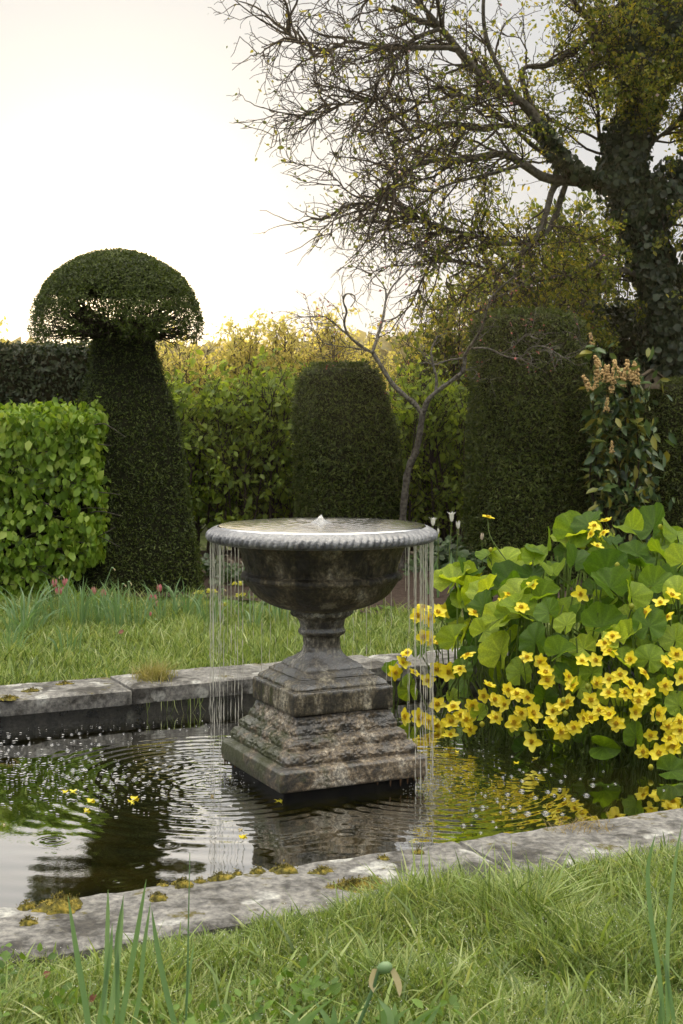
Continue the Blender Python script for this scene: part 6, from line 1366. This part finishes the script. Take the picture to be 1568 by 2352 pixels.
for i, q in enumerate(((140, 2078, 112, 60, 'largest ochre moss cushion, at the lower left corner of the pool edge', .030), (62, 2080, 44, 26, 'small moss cushion just left of the largest one', .016), (66, 2117, 62, 26, 'flat moss patch below and left of the largest cushion', .014), (362, 2060, 56, 26, 'moss cushion alone in the middle of the stone, below the row', .016), (415, 2030, 50, 30, 'moss cushion at the left end of the row along the water edge', .020), (456, 2022, 34, 18, 'tiny moss cushion second in the row along the water edge', .012), (505, 2014, 62, 24, 'long moss cushion in the middle of the row along the water edge', .018), (590, 1999, 40, 18, 'small moss cushion left of the last big one in the row', .014), (652, 1996, 62, 26, 'round moss cushion at the right end of the row along the water edge', .020), (375, 2030, 26, 12, 'smallest moss tuft at the start of the row', .010), (545, 2003, 22, 10, 'speck of moss in a gap of the row', .008),
                      (815, 2030, 150, 56, 'wide rusty moss patch on the joint behind the tall grass', .012), (740, 1998, 60, 22, 'rusty moss strip on the joint at the water edge', .012), (20, 1602, 50, 14, 'moss patch at the left end of the far coping', .014), (72, 1584, 38, 10, 'flat moss cushion on the far coping near its left end', .012), (150, 1568, 50, 8, 'thin moss line along the back of the far coping', .010), (320, 1546, 40, 8, 'moss along the back of the far coping beside the grass tuft', .010), (960, 1953, 26, 10, 'speck of moss on the stone right of the fountain reflection', .008), (880, 1968, 30, 8, 'small moss strip on the inner edge below the fountain reflection', .008))):
    moss(*q[:5], thick=q[5], seed=i, z0=Z_COP)
# grassy joint tuft on the far coping
g = ground(352, 1560, Z_COP); rt = empty('grass_tuft', tuple(g), 'yellowing grass tuft growing from the joint of the far coping', 'grass tuft')
mb = MB(); n_ = 420; P = np.stack([g.x + .045 * rg.normal(size=n_), g.y + .05 * rg.normal(size=n_) + .02, np.full(n_, Z_COP - .01)], -1); blades(mb, P, .05 + .09 * rg.random(n_), np.full(n_, .0035), 1.1, 4); mb.build('blades', leafmat('tuft_blades', [(.18, .20, .05), (.34, .34, .12), (.46, .40, .20)], .4, (1.3, 1.1, .6), .5), rt)
n_ = 26; mb = MB(); P = np.stack([g.x + .1 * rg.normal(size=n_) + .1, np.full(n_, 0.), np.full(n_, .068)], -1); uu, vv = puv(P[:, 0], np.full(n_, g.y)); Pn = pw(uu, V_FAR - .035, .07 + 0 * uu); D = np.tile([.1, -.5, -.4], (n_, 1)); blades(mb, Pn, -(.04 + .08 * rg.random(n_)), np.full(n_, .003), .5, 4); mb.build('hanging_blades', m_grass, rt)
g = ground(1330, 1900, Z_COP); rt = empty('grass_tuft', tuple(g), 'small rusty dead tuft with white debris on the near coping at the right', 'grass tuft')
mb = MB(); n_ = 160; P = np.stack([g.x + .05 * rg.normal(size=n_), g.y + .035 * rg.normal(size=n_), np.full(n_, Z_COP - .004)], -1); blades(mb, P, .015 + .035 * rg.random(n_), np.full(n_, .0022), 1.6, 4); mb.build('blades', m_straw, rt)
# pebbles / snail-white bits
m_peb = plain('white_bits', (.6, .58, .54), .6, .3)
# bubbles on the water: thin clear domes
m_bub, n, l, b = newmat('bubble_film')
gl = nd(n, 'ShaderNodeBsdfGlossy', Roughness=.03); tr = nd(n, 'ShaderNodeBsdfTransparent'); df = nd(n, 'ShaderNodeBsdfDiffuse'); df.inputs['Color'].default_value = (.16, .19, .26, 1); lw = nd(n, 'ShaderNodeLayerWeight', Blend=.42)
s1 = nd(n, 'ShaderNodeMixShader'); s1.inputs[0].default_value = .35; l.new(gl.outputs[0], s1.inputs[1]); l.new(df.outputs[0], s1.inputs[2])
s2 = nd(n, 'ShaderNodeMixShader'); mr_ = nd(n, 'ShaderNodeMapRange'); mr_.inputs['To Min'].default_value = .15; mr_.inputs['To Max'].default_value = .5; l.new(lw.outputs['Facing'], mr_.inputs['Value']); l.new(mr_.outputs[0], s2.inputs[0]); l.new(tr.outputs[0], s2.inputs[1]); l.new(s1.outputs[0], s2.inputs[2]); l.new(s2.outputs[0], n['Material Output'].inputs[0])
mb = MB(); k = 20; t = np.arange(k) / k * 6.283; prof = [(-.05, 1.35), (.04, 1.1), (.16, 1.0)] + [(math.sin(e) * .95 + .05, math.cos(e)) for e in np.linspace(.2, 1.53, 7)]
R = np.array([np.stack([r * np.cos(t), r * np.sin(t), np.full(k, z)], -1) for z, r in prof]); mb.add(R.reshape(-1, 3), Q=grid_faces(k, len(prof), True)); bub_me = mb.mesh('bubble', m_bub)
def bubble(x_, y_, r_px, side):
    g = ground(x_, y_, 0); r_ = r_px * g.y / F; o = link('bubble', bub_me, None, g + Vector((0, 0, .001))); o.scale = (r_ * .9, r_ * .9, r_ * .62)
    tag(o, 'clear bubble floating on the dark water right of the fountain base' if side else 'clear bubble floating on the dark water left of the fountain base', 'bubble', 'bubbles right of the fountain' if side else 'bubbles left of the fountain')
BR = [(1290, 2700 + 0, 0)]
for zx, zy, rr in ((785, 88, 10), (937, 150, 14), (965, 125, 9), (910, 162, 8), (835, 160, 9), (818, 148, 8), (780, 178, 10), (741, 183, 9), (830, 200, 12), (895, 187, 6), (962, 172, 6), (1028, 178, 9), (1008, 200, 11), (1097, 190, 8), (1154, 218, 14), (1158, 190, 8), (1202, 156, 8), (1257, 213, 8), (1224, 225, 5), (1125, 266, 16), (1064, 286, 14), (1002, 238, 11), (948, 250, 14), (977, 264, 9), (1025, 282, 8), (828, 246, 15), (763, 262, 14), (890, 277, 13), (818, 318, 11), (790, 338, 17), (742, 320, 11), (855, 350, 18), (937, 348, 19), (1014, 353, 11), (730, 344, 8), (716, 298, 8), (648, 320, 14), (602, 332, 12), (618, 360, 12), (560, 404, 14), (660, 268, 10), (642, 254, 7), (695, 388, 10), (710, 413, 8), (640, 438, 9), (1480, 243, 7), (725, 140, 6), (702, 130, 5), (652, 83, 6), (563, 74, 6), (534, 65, 7), (483, 53, 7), (440, 40, 9), (632, 60, 7), (525, 22, 5), (670, 320, 7), (715, 282, 8), (597, 402, 7), (785, 372, 5), (470, 58, 5), (700, 245, 5)):
    bubble((1250 + zx * .797) / 1.5944, (2700 + zy * .797) / 1.5944, rr * .5, 1)
for zx, zy, rr in ((62, 680, 15), (205, 690, 10), (210, 736, 11), (85, 750, 13), (130, 800, 13), (62, 775, 11), (50, 795, 9), (168, 745, 8), (30, 712, 8), (568, 657, 12), (514, 665, 11), (716, 613, 12), (448, 682, 7), (575, 688, 8), (530, 712, 9), (463, 702, 6), (718, 664, 10), (888, 660, 8), (946, 690, 7), (1002, 636, 9), (710, 738, 15), (657, 733, 10), (645, 690, 7), (486, 780, 16), (420, 738, 8), (372, 740, 13), (617, 825, 14), (640, 848, 11), (660, 858, 13), (740, 848, 11), (800, 712, 8), (1212, 622, 9), (1293, 628, 8), (1340, 638, 6), (1452, 566, 6), (1478, 590, 5), (1500, 612, 6), (1420, 512, 6), (1407, 604, 6), (525, 920, 20), (605, 916, 18), (480, 968, 18), (555, 978, 20), (845, 878, 14), (928, 882, 14), (825, 912, 15), (818, 968, 16), (893, 968, 18), (755, 990, 18), (800, 1012, 16), (880, 1014, 17), (963, 990, 18), (1000, 984, 14), (1072, 1006, 16), (705, 985, 12), (440, 838, 14), (345, 1045, 15), (1075, 775, 10), (650, 772, 12), (740, 640, 5), (795, 632, 5), (1034, 582, 5)):
    bubble(zx * .5102 / 1.5944, (2350 + zy * .5102) / 1.5944, rr * .36, 0)
# froth flecks: a mass of tiny flat rafts
m_foam = plain('froth', (.30, .30, .31), .3, .5, (.5, .5, .48), 80)
mb = MB()
def fleck(x_, y_, r_px, asp=1.0):
    g = ground(x_, y_, 0); r_ = r_px * g.y / F; k = 9; t = np.arange(k) / k * 6.283; rr = r_ * (1 + .35 * rg.normal(size=k)).clip(.4, 1.7)
    P = np.stack([g.x + rr * np.cos(t) * asp, g.y + rr * np.sin(t), np.full(k, .0025 + .002 * rg.random())], -1); T = P * .5 + np.array([g.x, g.y, .006 + .3 * r_]) * .5
    mb.add(np.vstack([P, T, [(g.x, g.y, .004 + .25 * r_)]]), Q=grid_faces(k, 2, True), T=[(k + i, k + (i + 1) % k, 2 * k) for i in range(k)])
for i in range(430):
    x_ = abs(rg.normal() * 160 + 150); y_ = 1795 + 42 * rg.normal() + .10 * (x_ - 150)
    if x_ < 420 and 1660 < y_ < 1885: fleck(x_, y_, .8 + 2.6 * rg.random() ** 2, 1.5)
for i in range(150):
    x_ = rg.uniform(0, 560); y_ = rg.uniform(1655, 1780); fleck(x_, y_, .5 + .8 * rg.random())
for i in range(160):
    x_ = 1030 + 90 * rg.normal(); y_ = 1780 + 55 * rg.normal()
    if x_ > 930 and 1690 < y_ < 1880: fleck(x_, y_, .5 + .9 * rg.random())
tag(mb.build('froth', m_foam), 'tiny flecks of froth drifting on the pool', 'froth', kind='stuff')
# fallen petals
for i, (x_, y_, s, lab) in enumerate(((150, 1818, 14, 'yellow petal raft leftmost in the froth'), (208, 1838, 16, 'yellow fallen flower in the froth left of the ripples'), (198, 1862, 12, 'yellow fallen petal lowest in the froth'), (308, 1832, 16, 'bright yellow petal at the right end of the froth'), (300, 1840, 12, 'small yellow petal touching the bright one'), (488, 1828, 6, 'speck of a petal by the ripples'), (560, 1920, 14, 'yellow petal in the bright sky reflection'), (552, 1906, 9, 'brown bit beside the petal in the sky reflection'), (640, 1840, 16, 'yellow petal by the front corner of the black slab'), (10, 1894, 7, 'dark bit floating in the white reflection at the left edge'), (1050, 1726, 10, 'yellow petal right of the fountain base under the marigolds'), (1185, 1752, 10, 'yellow petal floating beside the front marigold'), (1230, 1742, 14, 'pale yellow petal afloat under the front marigold'))):
    g = ground(x_, y_, 0); r_ = s * .5 * g.y / F; mb = MB(); k = 12; t = np.arange(k) / k * 6.283
    for q in range(2 if i < 9 else 1):
        rr = r_ * (.8 + .25 * rg.normal(size=k)).clip(.4, 1.3); ox, oy = (q * r_ * 1.1 * rg.normal(), q * r_ * 1.3 * rg.normal())
        P = np.stack([g.x + ox + rr * 1.2 * np.cos(t), g.y + oy + rr * 1.6 * np.sin(t), .004 + .004 * np.cos(t * 2)], -1); c = np.array([[g.x + ox, g.y + oy, .003]]); mb.add(np.vstack([P, c]), T=[(i_, (i_ + 1) % k, k) for i_ in range(k)])
    tag(mb.build('fallen_petal', m_petal if i not in (5, 7, 9) else m_with, loc=tuple(g)), lab, 'petal', 'bits floating on the pool')
# a few dark red-brown fallen leaves in the turf
m_dead = plain('dead_leaf', (.10, .03, .02), .6, .3, (.18, .07, .04), 30)
for x_, y_, lab in ((104, 2228, 'dark red dead leaf in the foreground grass at the left'), (1440, 2185, 'dark brown dead leaf in the foreground grass at the right'), (1205, 2040, 'reddish dead leaf by the stone edge right of centre'), (285, 1450, 'brown dead leaf on the far lawn'), (205, 2300, 'small dead leaf at the bottom left')):
    g = ground(x_, y_, Z_GR + .05); mb = MB(); V = LEAF8[0].copy(); s_ = .022 if y_ > 1500 else .04
    P = np.array([tuple(g)]); leaf_cloud(mb, P, np.array([[0, -.6, .8]]), s_, LEAF8, .2, 0, .3, np.array([.5]), 1.8, 0); tag(mb.build('dead_leaf', m_dead, loc=tuple(g)), lab, 'dead leaf')
# splashes where the base drips into the pool
mb = MB()
for cx, cy, n_ in ((-.50, 5.72, 160), (-.44, 5.62, 60), (.33, 5.62, 120), (.36, 5.70, 60)):
    P = np.stack([cx + .045 * rg.normal(size=n_), cy + .05 * rg.normal(size=n_), .006 + .030 * rg.random(n_) ** 2], -1); bl = np.array([(1, 0, 0), (-1, 0, 0), (0, 1, 0), (0, -1, 0), (0, 0, 1), (0, 0, -1)], float); bf = np.array([(0, 2, 4), (2, 1, 4), (1, 3, 4), (3, 0, 4), (2, 0, 5), (1, 2, 5), (3, 1, 5), (0, 3, 5)])
    E3 = np.tile(np.eye(3)[None], (n_, 1, 1)); instances(mb, bl, bf, P, E3[:, 0], E3[:, 1], E3[:, 2], .0022 * (.5 + rg.random(n_)), rg.random(n_))
tag(mb.build('splash_drops', m_jet), 'splashing drops where water runs off the fountain base', 'splash', kind='stuff')
# ------------------------------------------------------------------ haze volume added to imitate the lens's veiling glare
m_haze = bpy.data.materials.new('haze'); m_haze.use_nodes = True
n = m_haze.node_tree.nodes; l = m_haze.node_tree.links; n.remove(n['Principled BSDF'])
pv = n.new('ShaderNodeVolumePrincipled'); pv.inputs['Density'].default_value = .0005; pv.inputs['Color'].default_value = (1.0, .87, .62, 1); pv.inputs['Anisotropy'].default_value = .72
l.new(pv.outputs[0], n['Material Output'].inputs['Volume'])
mb = MB(); x0, x1, y0, y1, z0, z1 = -45, 45, -6, 76, -1.4, 7.5
mb.add([(x, y, z) for z in (z0, z1) for x, y in ((x0, y0), (x1, y0), (x1, y1), (x0, y1))], Q=[(3, 2, 1, 0), (4, 5, 6, 7), (0, 1, 5, 4), (1, 2, 6, 5), (2, 3, 7, 6), (3, 0, 4, 7)])
tag(mb.build('haze', m_haze, smooth=False), 'thin warm haze added over the whole garden to imitate lens glare', 'haze', kind='stuff')
scn.cycles.volume_bounces = 0
